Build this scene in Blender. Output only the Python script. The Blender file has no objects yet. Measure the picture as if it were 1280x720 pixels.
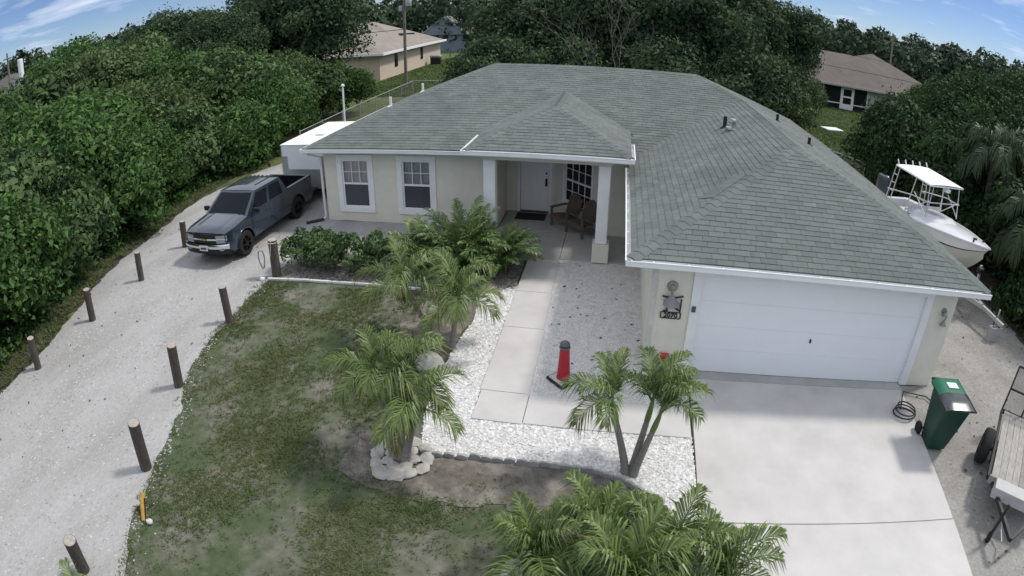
import bpy, math, random
import numpy as np
from mathutils import Vector, Matrix, noise as mnoise

random.seed(7); rng = np.random.default_rng(7)
R = math.radians
S = bpy.context.scene
COL = S.collection

# ------------------------------------------------------------------ camera
CX, CY, CH = -0.858, -10.2074, 6.7311
YAW, PIT, ROLL, FPX, KD = -0.1729, 0.4634, 0.0039, 763.1884, -0.0306   # wide-angle lens with barrel distortion
cd = bpy.data.cameras.new('camera'); cam = bpy.data.objects.new('camera', cd); COL.objects.link(cam)
fw = Vector((math.sin(YAW)*math.cos(PIT), math.cos(YAW)*math.cos(PIT), -math.sin(PIT)))
r0 = Vector((math.cos(YAW), -math.sin(YAW), 0)); u0 = r0.cross(fw)
rr = r0*math.cos(ROLL)+u0*math.sin(ROLL); uu = u0*math.cos(ROLL)-r0*math.sin(ROLL)
m3 = Matrix((rr, uu, -fw)).transposed()
cam.matrix_world = Matrix.Translation((CX, CY, CH)) @ m3.to_4x4()
S.render.engine = 'CYCLES'
cd.type = 'PANO'
cd.panorama_type = 'FISHEYE_LENS_POLYNOMIAL'
cd.sensor_fit = 'HORIZONTAL'; cd.sensor_width = 36.0
cd.fisheye_fov = R(170)
_th = np.linspace(0, 1.05, 200); _r = FPX*(_th+KD*_th**3)*36.0/1280.0
_A = np.stack([_r, _r**2, _r**3, _r**4], 1); _k = np.linalg.lstsq(_A, _th, rcond=None)[0]
cd.fisheye_polynomial_k0 = 0.0
cd.fisheye_polynomial_k1, cd.fisheye_polynomial_k2, cd.fisheye_polynomial_k3, cd.fisheye_polynomial_k4 = [-float(v) for v in _k]
cd.clip_start = 0.05; cd.clip_end = 3000
S.camera = cam

# ------------------------------------------------------------------ sky and sun
SUNV = Vector((0.62, 0.32, 1.0)).normalized()
EL = math.asin(SUNV.z); AZ = math.atan2(SUNV.x, SUNV.y)
W = bpy.data.worlds.new('World'); S.world = W; W.use_nodes = True
nt = W.node_tree; nt.nodes.clear()
def nn(t, ty, **kw):
    n = t.nodes.new(ty)
    for k, v in kw.items(): setattr(n, k, v)
    return n
out = nn(nt, 'ShaderNodeOutputWorld'); bg = nn(nt, 'ShaderNodeBackground'); bg.inputs[1].default_value = 0.06
L = nt.links.new
sky = nn(nt, 'ShaderNodeTexSky', sky_type='NISHITA', sun_disc=False, sun_elevation=EL, sun_rotation=AZ, altitude=300, air_density=0.75, dust_density=0.05, ozone_density=3.5)
# thin broken cloud layer: unseen cover overhead thickened for soft fill light, wisps towards the horizon
tc = nn(nt, 'ShaderNodeTexCoord'); sp = nn(nt, 'ShaderNodeSeparateXYZ'); L(tc.outputs['Generated'], sp.inputs[0])
zc = nn(nt, 'ShaderNodeMath', operation='MAXIMUM'); zc.inputs[1].default_value = 0.0; L(sp.outputs[2], zc.inputs[0])
za = nn(nt, 'ShaderNodeMath', operation='ADD'); za.inputs[1].default_value = 0.12; L(zc.outputs[0], za.inputs[0])
dv = nn(nt, 'ShaderNodeVectorMath', operation='DIVIDE'); cb = nn(nt, 'ShaderNodeCombineXYZ')
for i in range(3): L(za.outputs[0], cb.inputs[i])
L(tc.outputs['Generated'], dv.inputs[0]); L(cb.outputs[0], dv.inputs[1])
cl = nn(nt, 'ShaderNodeTexNoise'); cl.inputs['Scale'].default_value = 1.15; cl.inputs['Detail'].default_value = 8; cl.inputs['Roughness'].default_value = .56; cl.inputs['Distortion'].default_value = .35
L(dv.outputs[0], cl.inputs['Vector'])
th = nn(nt, 'ShaderNodeMapRange', clamp=True); th.inputs[1].default_value = .03; th.inputs[2].default_value = .45; th.inputs[3].default_value = -.13; th.inputs[4].default_value = .34; L(zc.outputs[0], th.inputs[0])
ad = nn(nt, 'ShaderNodeMath', operation='ADD'); L(cl.outputs[0], ad.inputs[0]); L(th.outputs[0], ad.inputs[1])
rp = nn(nt, 'ShaderNodeValToRGB'); rp.color_ramp.elements[0].position = .46; rp.color_ramp.elements[1].position = .72; L(ad.outputs[0], rp.inputs[0])
mx = nn(nt, 'ShaderNodeMixRGB'); mx.inputs[2].default_value = (11.2, 11.9, 13.3, 1)
ml = nn(nt, 'ShaderNodeMath', operation='MULTIPLY'); ml.inputs[1].default_value = .9
L(rp.outputs[0], ml.inputs[0]); L(ml.outputs[0], mx.inputs[0]); tn = nn(nt, 'ShaderNodeMixRGB', blend_type='MULTIPLY'); tn.inputs[0].default_value = 1; tn.inputs[2].default_value = (.86, .92, 1.12, 1); L(sky.outputs[0], tn.inputs[1]); L(tn.outputs[0], mx.inputs[1]); L(mx.outputs[0], bg.inputs[0]); L(bg.outputs[0], out.inputs[0])
sd = bpy.data.lights.new('sun', 'SUN'); sun = bpy.data.objects.new('sun', sd); COL.objects.link(sun)
sd.energy = 2.0; sd.angle = R(7); sd.color = (1.0, .95, .88)
sun.rotation_euler = (-SUNV).to_track_quat('-Z', 'Y').to_euler(); sun.location = (20, 10, 30)
vs = S.view_settings; vs.view_transform = 'Standard'; vs.look = 'None'; vs.gamma = 1; vs.exposure = 0.52; vs.use_curve_mapping = False
S.cycles.use_denoising = True
try: S.cycles.denoiser = 'OPENIMAGEDENOISE'
except Exception: pass
S.cycles.max_bounces = 6; S.cycles.diffuse_bounces = 3; S.cycles.glossy_bounces = 3; S.cycles.transmission_bounces = 4; S.cycles.transparent_max_bounces = 12

# ------------------------------------------------------------------ materials
MATS = {}
def mat(name, col, rough=.8, var=.12, scale=8., bump=0., bscale=60., metal=0., spec=.3, coords='Object', col2=None, c2scale=1.5, c2lo=.45, c2hi=.6, island=0., objrnd=0., coat=0., stretch=None):
    """principled material: base colour, fine noise value variation, optional second colour in patches, bump, per-island/object variation"""
    if name in MATS: return MATS[name]
    m = bpy.data.materials.new(name); m.use_nodes = True; t = m.node_tree; t.nodes.clear(); l = t.links.new
    o = nn(t, 'ShaderNodeOutputMaterial'); b = nn(t, 'ShaderNodeBsdfPrincipled'); l(b.outputs[0], o.inputs[0])
    b.inputs['Roughness'].default_value = rough; b.inputs['Metallic'].default_value = metal; b.inputs['Specular IOR Level'].default_value = spec
    if coat: b.inputs['Coat Weight'].default_value = coat; b.inputs['Coat Roughness'].default_value = .06
    tcn = nn(t, 'ShaderNodeTexCoord'); vec = tcn.outputs[coords]
    if stretch:
        mpn = nn(t, 'ShaderNodeMapping'); mpn.inputs['Scale'].default_value = stretch; l(vec, mpn.inputs[0]); vec = mpn.outputs[0]
    c = None
    if col2 is not None:
        n2 = nn(t, 'ShaderNodeTexNoise'); n2.inputs['Scale'].default_value = c2scale; n2.inputs['Detail'].default_value = 6; n2.inputs['Roughness'].default_value = .62
        l(vec, n2.inputs['Vector'])
        r2 = nn(t, 'ShaderNodeValToRGB'); r2.color_ramp.elements[0].position = c2lo; r2.color_ramp.elements[1].position = c2hi
        r2.color_ramp.elements[0].color = (*col, 1); r2.color_ramp.elements[1].color = (*col2, 1); l(n2.outputs[0], r2.inputs[0]); c = r2.outputs[0]
    val = None
    if var > 0:
        n1 = nn(t, 'ShaderNodeTexNoise'); n1.inputs['Scale'].default_value = scale; n1.inputs['Detail'].default_value = 8; n1.inputs['Roughness'].default_value = .6
        l(vec, n1.inputs['Vector'])
        mr = nn(t, 'ShaderNodeMapRange'); mr.inputs[1].default_value = .3; mr.inputs[2].default_value = .7; mr.inputs[3].default_value = 1-var; mr.inputs[4].default_value = 1+var
        l(n1.outputs[0], mr.inputs[0]); val = mr.outputs[0]
    def mulv(a, bb):
        if a is None: return bb
        q = nn(t, 'ShaderNodeMath', operation='MULTIPLY'); l(a, q.inputs[0]); l(bb, q.inputs[1]); return q.outputs[0]
    if island:
        g = nn(t, 'ShaderNodeNewGeometry'); mr = nn(t, 'ShaderNodeMapRange'); mr.inputs[3].default_value = 1-island; mr.inputs[4].default_value = 1+island
        l(g.outputs['Random Per Island'], mr.inputs[0]); val = mulv(val, mr.outputs[0])
    if objrnd:
        g = nn(t, 'ShaderNodeObjectInfo'); mr = nn(t, 'ShaderNodeMapRange'); mr.inputs[3].default_value = 1-objrnd; mr.inputs[4].default_value = 1+objrnd
        l(g.outputs['Random'], mr.inputs[0]); val = mulv(val, mr.outputs[0])
    if val is not None:
        hs = nn(t, 'ShaderNodeHueSaturation'); l(val, hs.inputs['Value'])
        if c is not None: l(c, hs.inputs['Color'])
        else: hs.inputs['Color'].default_value = (*col, 1)
        l(hs.outputs[0], b.inputs['Base Color'])
    elif c is not None: l(c, b.inputs['Base Color'])
    else: b.inputs['Base Color'].default_value = (*col, 1)
    if bump:
        n3 = nn(t, 'ShaderNodeTexNoise'); n3.inputs['Scale'].default_value = bscale; n3.inputs['Detail'].default_value = 5; l(vec, n3.inputs['Vector'])
        bp = nn(t, 'ShaderNodeBump'); bp.inputs['Strength'].default_value = bump; bp.inputs['Distance'].default_value = .02; l(n3.outputs[0], bp.inputs['Height']); l(bp.outputs[0], b.inputs['Normal'])
    MATS[name] = m; return m

def leafmat(name, col, col2=None, trans=.25, rough=.5, clump=.9, objrnd=.12, island=.3, spec=.25):
    if name in MATS: return MATS[name]
    m = bpy.data.materials.new(name); m.use_nodes = True; t = m.node_tree; t.nodes.clear(); l = t.links.new
    o = nn(t, 'ShaderNodeOutputMaterial'); b = nn(t, 'ShaderNodeBsdfPrincipled'); b.inputs['Roughness'].default_value = rough; b.inputs['Specular IOR Level'].default_value = spec
    g = nn(t, 'ShaderNodeNewGeometry'); oi = nn(t, 'ShaderNodeObjectInfo'); tcn = nn(t, 'ShaderNodeTexCoord')
    ns = nn(t, 'ShaderNodeTexNoise'); ns.inputs['Scale'].default_value = clump; ns.inputs['Detail'].default_value = 3; l(tcn.outputs['Object'], ns.inputs['Vector'])
    mix = nn(t, 'ShaderNodeMixRGB'); mix.inputs[1].default_value = (*col, 1); mix.inputs[2].default_value = (*(col2 or col), 1)
    rp = nn(t, 'ShaderNodeMapRange'); rp.inputs[1].default_value = .38; rp.inputs[2].default_value = .62; l(ns.outputs[0], rp.inputs[0])
    ad = nn(t, 'ShaderNodeMath', operation='MULTIPLY_ADD', use_clamp=True); ad.inputs[1].default_value = .7; ad.inputs[2].default_value = 0.
    mr0 = nn(t, 'ShaderNodeMath', operation='MULTIPLY'); mr0.inputs[1].default_value = .3; l(g.outputs['Random Per Island'], mr0.inputs[0])
    l(rp.outputs[0], ad.inputs[0]); l(mr0.outputs[0], ad.inputs[2]); l(ad.outputs[0], mix.inputs[0])
    a = nn(t, 'ShaderNodeMapRange'); a.inputs[3].default_value = 1-island; a.inputs[4].default_value = 1+island; l(g.outputs['Random Per Island'], a.inputs[0])
    c = nn(t, 'ShaderNodeMapRange'); c.inputs[3].default_value = 1-objrnd; c.inputs[4].default_value = 1+objrnd; l(oi.outputs['Random'], c.inputs[0])
    q = nn(t, 'ShaderNodeMath', operation='MULTIPLY'); l(a.outputs[0], q.inputs[0]); l(c.outputs[0], q.inputs[1])
    hs = nn(t, 'ShaderNodeHueSaturation'); l(mix.outputs[0], hs.inputs['Color']); l(q.outputs[0], hs.inputs['Value']); l(hs.outputs[0], b.inputs['Base Color'])
    tr = nn(t, 'ShaderNodeBsdfTranslucent'); l(hs.outputs[0], tr.inputs['Color'])
    ms = nn(t, 'ShaderNodeMixShader'); ms.inputs[0].default_value = trans; l(b.outputs[0], ms.inputs[1]); l(tr.outputs[0], ms.inputs[2]); l(ms.outputs[0], o.inputs[0])
    MATS[name] = m; return m

def glassmat(name, tint, opac, rough=.03, glos=.9):
    """thin pane: mostly see-through or mostly dark, with a mirror coat by fresnel"""
    if name in MATS: return MATS[name]
    m = bpy.data.materials.new(name); m.use_nodes = True; t = m.node_tree; t.nodes.clear(); l = t.links.new
    o = nn(t, 'ShaderNodeOutputMaterial'); tr = nn(t, 'ShaderNodeBsdfTransparent'); df = nn(t, 'ShaderNodeBsdfDiffuse'); gl = nn(t, 'ShaderNodeBsdfGlossy')
    df.inputs[0].default_value = (*tint, 1); gl.inputs['Roughness'].default_value = rough; gl.inputs[0].default_value = (glos, glos, glos, 1)
    a = nn(t, 'ShaderNodeMixShader'); a.inputs[0].default_value = opac; l(tr.outputs[0], a.inputs[1]); l(df.outputs[0], a.inputs[2])
    fr = nn(t, 'ShaderNodeFresnel'); fr.inputs[0].default_value = 1.5
    b = nn(t, 'ShaderNodeMixShader'); l(fr.outputs[0], b.inputs[0]); l(a.outputs[0], b.inputs[1]); l(gl.outputs[0], b.inputs[2]); l(b.outputs[0], o.inputs[0])
    MATS[name] = m; return m

# ------------------------------------------------------------------ object helpers
def tag(o, label=None, cat=None, group=None, kind=None):
    if label: o['label'] = label
    if cat: o['category'] = cat
    if group: o['group'] = group
    if kind: o['kind'] = kind
    return o
def empty(name, loc=(0, 0, 0), rz=0, label=None, cat=None, group=None):
    o = bpy.data.objects.new(name, None); COL.objects.link(o); o.location = loc; o.rotation_euler = (0, 0, rz); o.empty_display_size = .2
    return tag(o, label, cat, group)
def link(name, me, parent=None, loc=None, rot=None, scale=None):
    o = bpy.data.objects.new(name, me); COL.objects.link(o)
    if parent: o.parent = parent
    if loc is not None: o.location = loc
    if rot is not None: o.rotation_euler = rot
    if scale is not None: o.scale = scale
    return o
def npmesh(name, V, F, m=None, smooth=False):
    """mesh from numpy verts and an (n,3) or (n,4) index array"""
    me = bpy.data.meshes.new(name); V = np.asarray(V, np.float32); F = np.asarray(F, np.int32); k = F.shape[1]
    me.vertices.add(len(V)); me.vertices.foreach_set('co', V.ravel())
    me.loops.add(F.size); me.loops.foreach_set('vertex_index', F.ravel())
    me.polygons.add(len(F)); me.polygons.foreach_set('loop_start', np.arange(0, F.size, k, dtype=np.int32)); me.polygons.foreach_set('loop_total', np.full(len(F), k, np.int32))
    if smooth: me.polygons.foreach_set('use_smooth', np.ones(len(F), bool))
    me.update(calc_edges=True)
    if m: me.materials.append(m)
    return me

class MB:
    def __init__(s): s.v = []; s.f = []
    def add(s, vs, fs):
        b = len(s.v); s.v += [tuple(p) for p in vs]; s.f += [tuple(i+b for i in f) for f in fs]; return s
    def box(s, c, d, rz=0, M=None):
        x, y, z = d[0]/2, d[1]/2, d[2]/2
        P = [Vector((i*x, j*y, k*z)) for k in (-1, 1) for j in (-1, 1) for i in (-1, 1)]
        Q = M if M is not None else Matrix.Rotation(rz, 3, 'Z')
        c = Vector(c)
        return s.add([c+Q@p for p in P], [(0, 2, 3, 1), (4, 5, 7, 6), (0, 1, 5, 4), (2, 6, 7, 3), (0, 4, 6, 2), (1, 3, 7, 5)])
    def bb(s, x0, x1, y0, y1, z0, z1): return s.box(((x0+x1)/2, (y0+y1)/2, (z0+z1)/2), (x1-x0, y1-y0, z1-z0))
    def bar(s, a, b, w, h=None, up=(0, 0, 1)):
        a, b = Vector(a), Vector(b); h = h or w; d = (b-a); ln = d.length; d.normalize(); up = Vector(up)
        if abs(d.dot(up)) > .98: up = Vector((0, 1, 0))
        x = d.cross(up).normalized(); z = x.cross(d)
        return s.box((a+b)/2, (w, ln, h), M=Matrix((x, d, z)).transposed())
    def tube(s, pts, rad, n=8, caps=True):
        pts = [Vector(p) for p in pts]; N = len(pts)
        if not hasattr(rad, '__len__'): rad = [rad]*N
        ref = None; rings = []
        for i, p in enumerate(pts):
            d = (pts[min(i+1, N-1)]-pts[max(i-1, 0)]); d.normalize()
            if ref is None: ref = Vector((1, 0, 0)) if abs(d.x) < .9 else Vector((0, 1, 0))
            x = (ref-d*ref.dot(d)).normalized(); y = d.cross(x); ref = x
            rings.append([p+(x*math.cos(2*math.pi*k/n)+y*math.sin(2*math.pi*k/n))*rad[i] for k in range(n)])
        fs = [(i*n+k, i*n+(k+1) % n, (i+1)*n+(k+1) % n, (i+1)*n+k) for i in range(N-1) for k in range(n)]
        if caps: fs += [tuple(range(n))[::-1], tuple((N-1)*n+k for k in range(n))]
        return s.add([q for r in rings for q in r], fs)
    def lathe(s, prof, n=20, c=(0, 0, 0), M=None, caps=True):
        """profile of (radius, height) turned about the local z axis"""
        c = Vector(c); P = []
        for (r, z) in prof:
            for k in range(n):
                p = Vector((r*math.cos(2*math.pi*k/n), r*math.sin(2*math.pi*k/n), z)); P.append(c+(M@p if M is not None else p))
        N = len(prof); fs = [(i*n+k, i*n+(k+1) % n, (i+1)*n+(k+1) % n, (i+1)*n+k) for i in range(N-1) for k in range(n)]
        if caps: fs += [tuple(range(n))[::-1], tuple((N-1)*n+k for k in range(n))]
        return s.add(P, fs)
    def grid(s, fn, nu, nv, flip=False):
        P = [fn(i/nu, j/nv) for j in range(nv+1) for i in range(nu+1)]; w = nu+1
        fs = [(j*w+i, j*w+i+1, (j+1)*w+i+1, (j+1)*w+i) for j in range(nv) for i in range(nu)]
        if flip: fs = [f[::-1] for f in fs]
        return s.add(P, fs)
    def prism(s, pts, off):
        """extrude a 3D polygon by a vector"""
        off = Vector(off); n = len(pts); P = [Vector(p) for p in pts]; P += [p+off for p in P]
        return s.add(P, [tuple(range(n))[::-1], tuple(range(n, 2*n))]+[(i, (i+1) % n, n+(i+1) % n, n+i) for i in range(n)])
    def mesh(s, name, m, smooth=None):
        me = bpy.data.meshes.new(name); me.from_pydata(s.v, [], s.f)
        if m: me.materials.append(m)
        if smooth is not None:
            me.polygons.foreach_set('use_smooth', [True]*len(me.polygons))
            me.update(); me.set_sharp_from_angle(angle=R(smooth))
        me.update(); return me
    def build(s, name, m, parent=None, smooth=None, bevel=0, **kw):
        o = link(name, s.mesh(name, m, smooth), parent, **kw)
        if bevel:
            b = o.modifiers.new('b', 'BEVEL'); b.width = bevel; b.segments = 2; b.limit_method = 'ANGLE'; b.angle_limit = R(40)
        return o
def copy_tree(o, parent=None, label=None):
    c = o.copy(); COL.objects.link(c)
    if parent: c.parent = parent
    if label: c['label'] = label
    for ch in list(o.children): copy_tree(ch, c)
    return c
def inpoly(x, y, P):
    c = False; j = len(P)-1
    for i in range(len(P)):
        if (P[i][1] > y) != (P[j][1] > y) and x < (P[j][0]-P[i][0])*(y-P[i][1])/(P[j][1]-P[i][1])+P[i][0]: c = not c
        j = i
    return c
def sheet(name, pts, z, m, jit=0., step=.25, parent=None, thick=0.):
    """flat polygon sheet with an irregular outline"""
    P = []
    for i in range(len(pts)):
        a, b = Vector(pts[i]), Vector(pts[(i+1) % len(pts)]); n = max(1, int((b-a).length/step)) if jit else 1
        for k in range(n):
            p = a+(b-a)*k/n
            if jit:
                q = mnoise.noise_vector(Vector((p.x*1.7, p.y*1.7, 3.1)))+.6*mnoise.noise_vector(Vector((p.x*6, p.y*6, 1.1))); p = Vector((p.x+q.x*jit, p.y+q.y*jit))
            P.append((p.x, p.y, z))
    mb = MB()
    if thick: mb.prism([(x, y, z-thick) for x, y, _ in P], (0, 0, thick))
    else: mb.add(P, [tuple(range(len(P)))])
    return mb.build(name, m, parent)
# ------------------------------------------------------------------ ground and paving
M_turf = mat('far_turf', (.075, .105, .035), .95, .3, 1.2, .5, 30, col2=(.12, .13, .05), c2scale=.25)
M_lawn = mat('lawn_soil', (.062, .083, .04), .95, .25, 5., .6, 40, col2=(.16, .148, .126), c2scale=.8, c2lo=.43, c2hi=.64)
M_soil = mat('soil', (.13, .115, .097), .95, .38, 4., .8, 26, col2=(.20, .183, .16), c2scale=2.1)
M_mulch = mat('mulch', (.12, .11, .10), .95, .5, 22., 1., 45, col2=(.24, .23, .215), c2scale=9)
M_drive = mat('crushed_shell', (.37, .365, .36), .95, .14, 30., .7, 70, col2=(.295, .288, .275), c2scale=.9, c2lo=.42, c2hi=.68, stretch=(1, .3, 1))
M_shell = mat('white_shell', (.58, .575, .565), .9, .3, 45., 1., 40, col2=(.44, .43, .41), c2scale=14)
M_shell2 = mat('weathered_shell', (.64, .625, .60), .9, .34, 40., 1., 38, col2=(.54, .525, .50), c2scale=6)
M_sand = mat('grey_sand', (.30, .29, .27), .95, .2, 14., .6, 40, col2=(.235, .225, .205), c2scale=.9, c2lo=.42, c2hi=.62)
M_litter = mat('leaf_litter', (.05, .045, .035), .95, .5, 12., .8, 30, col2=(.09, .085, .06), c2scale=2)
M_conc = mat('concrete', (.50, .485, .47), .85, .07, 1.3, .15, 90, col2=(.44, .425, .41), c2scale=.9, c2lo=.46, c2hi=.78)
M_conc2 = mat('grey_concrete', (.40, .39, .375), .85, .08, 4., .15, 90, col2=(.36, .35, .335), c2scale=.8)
tag(MB().grid(lambda u, v: (-900+1800*u, -700+1800*v, -.03), 30, 30).build('ground', M_turf), kind='structure')
tag(sheet('lawn', [(-9.9, 2.6), (-3.0, 2.6), (-3.0, -3.0), (1.2, -3.4), (1.2, -11), (-9.5, -11)], -.012, M_lawn), kind='structure')
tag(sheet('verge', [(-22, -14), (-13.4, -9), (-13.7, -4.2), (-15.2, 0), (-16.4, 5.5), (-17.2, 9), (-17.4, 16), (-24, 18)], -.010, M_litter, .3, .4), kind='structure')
DRIVE = [(-6.6, -12.5), (-7.15, -7.12), (-7.7, -5.95), (-8.15, -4.36), (-9.1, -2.2), (-9.6, -.64), (-9.62, .75), (-9.75, 2.5), (-9.7, 4.5), (-6, 4.5), (-3.2, 4.6), (-3.2, 7.05), (-10, 7.05), (-10, 15), (-16.0, 15), (-17.1, 9), (-16.5, 5.5), (-15.8, 1.75), (-14.2, -2.3), (-13.9, -4.4), (-13.6, -12.5)]
tag(sheet('gravel_drive', DRIVE, -.004, M_drive, .16, .2), kind='structure')
BED = [(-9.7, 2.42), (-7.4, 2.6), (-4.95, 2.58), (-3.9, 2.55), (-3.1, 3.0), (-3.12, 4.75), (-6, 4.55), (-9.7, 4.45)]
tag(sheet('planting_bed', BED, .003, M_mulch, .05, .2), kind='structure')
SHELL = [(-3.86, 2.55), (-3.72, 1.32), (-3.87, .27), (-3.88, -.94), (-3.82, -2.2), (-3.6, -3.12), (-2.6, -3.1), (-1.83, -3.08), (-.8, -3.11), (-.29, -3.27), (.34, -3.7), (.86, -4.7), (.86, -2.06), (-3.0, -2.06), (-3.05, 3.2)]
tag(sheet('shell_bed', SHELL, .004, M_shell, .04, .15), kind='structure')
COURT = [(-2.2, -1.25), (.88, -1.25), (.88, -.1), (0, -.1), (0, 5.0), (-2.25, 5.0)]
tag(sheet('courtyard_bed', COURT, .005, M_shell2), kind='structure')
tag(sheet('bare_soil', [(-5.5, 2.5), (-3.9, 2.5), (-3.76, 1.3), (-3.9, .3), (-4.0, -.5), (-4.7, -.4), (-5.3, .6)], 0.0, M_soil, .13, .15), kind='structure')
tag(sheet('soil_strip', [(-4.7, -2.9), (-3.65, -3.0), (-1.8, -3.05), (-.8, -3.08), (.3, -3.65), (.8, -4.6), (-.6, -4.75), (-2.0, -4.1), (-3.3, -4.2), (-4.9, -3.9)], 0.0, M_soil, .15, .15), kind='structure')
tag(sheet('side_yard', [(5.3, -12), (13, -12), (12.6, 2), (11.5, 8), (11, 14), (6.4, 14), (6.4, 0), (5.5, 0)], -.006, M_sand, .1, .3), kind='structure')
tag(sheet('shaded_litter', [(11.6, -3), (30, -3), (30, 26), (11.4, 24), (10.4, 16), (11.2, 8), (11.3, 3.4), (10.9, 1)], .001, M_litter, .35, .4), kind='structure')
# concrete drive, walk and porch floor, slab by slab
def slabs(name, rects, z, m, kindname='slab', gap=.012, thick=.12):
    p = empty(name); p['kind'] = 'structure'
    for (x0, x1, y0, y1) in rects:
        mb = MB().bb(x0+gap/2, x1-gap/2, y0+gap/2, y1-gap/2, z-thick, z); mb.build(kindname, m, p, bevel=.006)
    return p
dr = empty('driveway'); dr['kind'] = 'structure'
for (y0, y1, a0, b0, a1, b1) in [(-4.05, -.24, .87, 5.46, .93, 5.74), (-8.0, -4.05, .87, 5.2, .87, 5.46), (-13, -8.0, .87, 5.0, .87, 5.2)]:
    MB().prism([(a0, y0+.008, -.1), (b0, y0+.008, -.1), (b1, y1-.008, -.1), (a1, y1-.008, -.1)], (0, 0, .13)).build('slab', M_conc, dr, bevel=.006)
MB().bb(.93, 5.76, -.23, .25, -.1, .022).build('threshold_slab', M_conc2, dr)
slabs('walkway', [(-3.05, -2.17, 2.9, 4.86), (-3.04, -2.14, 1.15, 2.9), (-3.03, -2.10, -1.24, 1.15), (-3.0, -2.09, -2.12, -1.24), (-2.09, -.6, -2.1, -1.22), (-.6, .86, -2.09, -1.21)], .03, M_conc)
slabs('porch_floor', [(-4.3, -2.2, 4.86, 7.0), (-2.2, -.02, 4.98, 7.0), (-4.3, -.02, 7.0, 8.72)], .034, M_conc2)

def flakes(name, n, region, size, z, m, label, cat, box, lift=.012):
    xs = rng.uniform(box[0], box[1], n*3); ys = rng.uniform(box[2], box[3], n*3)
    keep = [i for i in range(len(xs)) if region(xs[i], ys[i])][:n]; n = len(keep); x = xs[keep]; y = ys[keep]
    a = rng.uniform(0, 6.28, n); s = size*rng.uniform(.5, 1.4, n); asp = rng.uniform(.45, .9, n); t1 = rng.normal(0, .35, n); t2 = rng.normal(0, .35, n)
    V = np.zeros((n, 5, 3)); ca, sa = np.cos(a), np.sin(a)
    for k, (i, j) in enumerate([(-1, -.6), (1, -.8), (.8, .9), (-.7, 1)]):
        u = i*s; v = j*s*asp
        V[:, k, 0] = x+u*ca-v*sa; V[:, k, 1] = y+u*sa+v*ca; V[:, k, 2] = z+(u*t1+v*t2)*.5
    V[:, 4, 0] = x; V[:, 4, 1] = y; V[:, 4, 2] = z+lift*rng.uniform(.4, 1.4, n)
    b = np.arange(n)[:, None]*5
    F = np.concatenate([b+np.array([[0, 1, 4]]), b+np.array([[1, 2, 4]]), b+np.array([[2, 3, 4]]), b+np.array([[3, 0, 4]])])
    o = link(name, npmesh(name, V.reshape(-1, 3), F, m)); return tag(o, label, cat, kind='stuff')
M_chip = mat('shell_chip', (.60, .595, .585), .8, 0, island=.24)
M_chip2 = mat('shell_chip_grey', (.59, .57, .54), .85, 0, island=.2)
flakes('shell_chips', 11000, lambda x, y: inpoly(x, y, SHELL), .03, .006, M_chip, 'loose white crushed shell covering the bed around the walkway', 'shells', (-3.95, .9, -4.7, 3.2))
flakes('courtyard_chips', 7000, lambda x, y: inpoly(x, y, COURT), .02, .006, M_chip2, 'greyer shell chips between walkway and garage wall', 'shells', (-2.25, .88, -1.25, 5))
flakes('drive_gravel', 15000, lambda x, y: inpoly(x, y, DRIVE) and random.random() < .35+.65*(mnoise.noise(Vector((x*.7, y*.7, 0))) > .1), .026, -.002, mat('drive_chip', (.37, .365, .36), .9, 0, island=.2), 'pale loose gravel strewn over the side driveway', 'gravel', (-16.5, -6.6, -9, 12))
flakes('mulch_chips', 5000, lambda x, y: inpoly(x, y, BED), .03, .006, mat('mulch_chip', (.19, .175, .16), .95, 0, island=.7), 'grey brown mulch chips under the front bed shrubs', 'mulch', (-9.8, -3, 2.4, 4.8))
flakes('yard_pebbles', 2500, lambda x, y: (x > 5.9-.02*y and not (5.4 < x < 6.2 and y > -.2)), .02, -.004, mat('yard_chip', (.27, .26, .24), .95, 0, island=.6), 'scattered grey pebbles on the sandy side yard', 'gravel', (5.5, 11.5, -6.5, 6))

EDX = lambda y: float(np.interp(y, [-9, -7.12, -5.95, -4.36, -2.2, -.64, .75, 2.4], [-6.9, -7.15, -7.7, -8.15, -9.1, -9.6, -9.62, -9.75]))
flakes('edge_gravel', 4200, lambda x, y: random.random() < math.exp(-((x-EDX(y)-.03)/.17)**2), .017, -.006, MATS['drive_chip'], 'pale gravel strayed from the drive on to the lawn edge', 'gravel', (-10.4, -6.3, -9, 2.4))
flakes('fallen_leaves', 260, lambda x, y: (-2.2 < x < .0 and -1.2 < y < 4.8) or (x > 5.8 and random.random() < .8) or (x < -9.8 and random.random() < .3), .03, .012, mat('dead_leaf', (.10, .075, .045), .9, 0, island=.5), 'scattered brown fallen leaves on the gravel and side yard', 'leaves', (-16, 11, -6, 6), .02)
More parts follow.
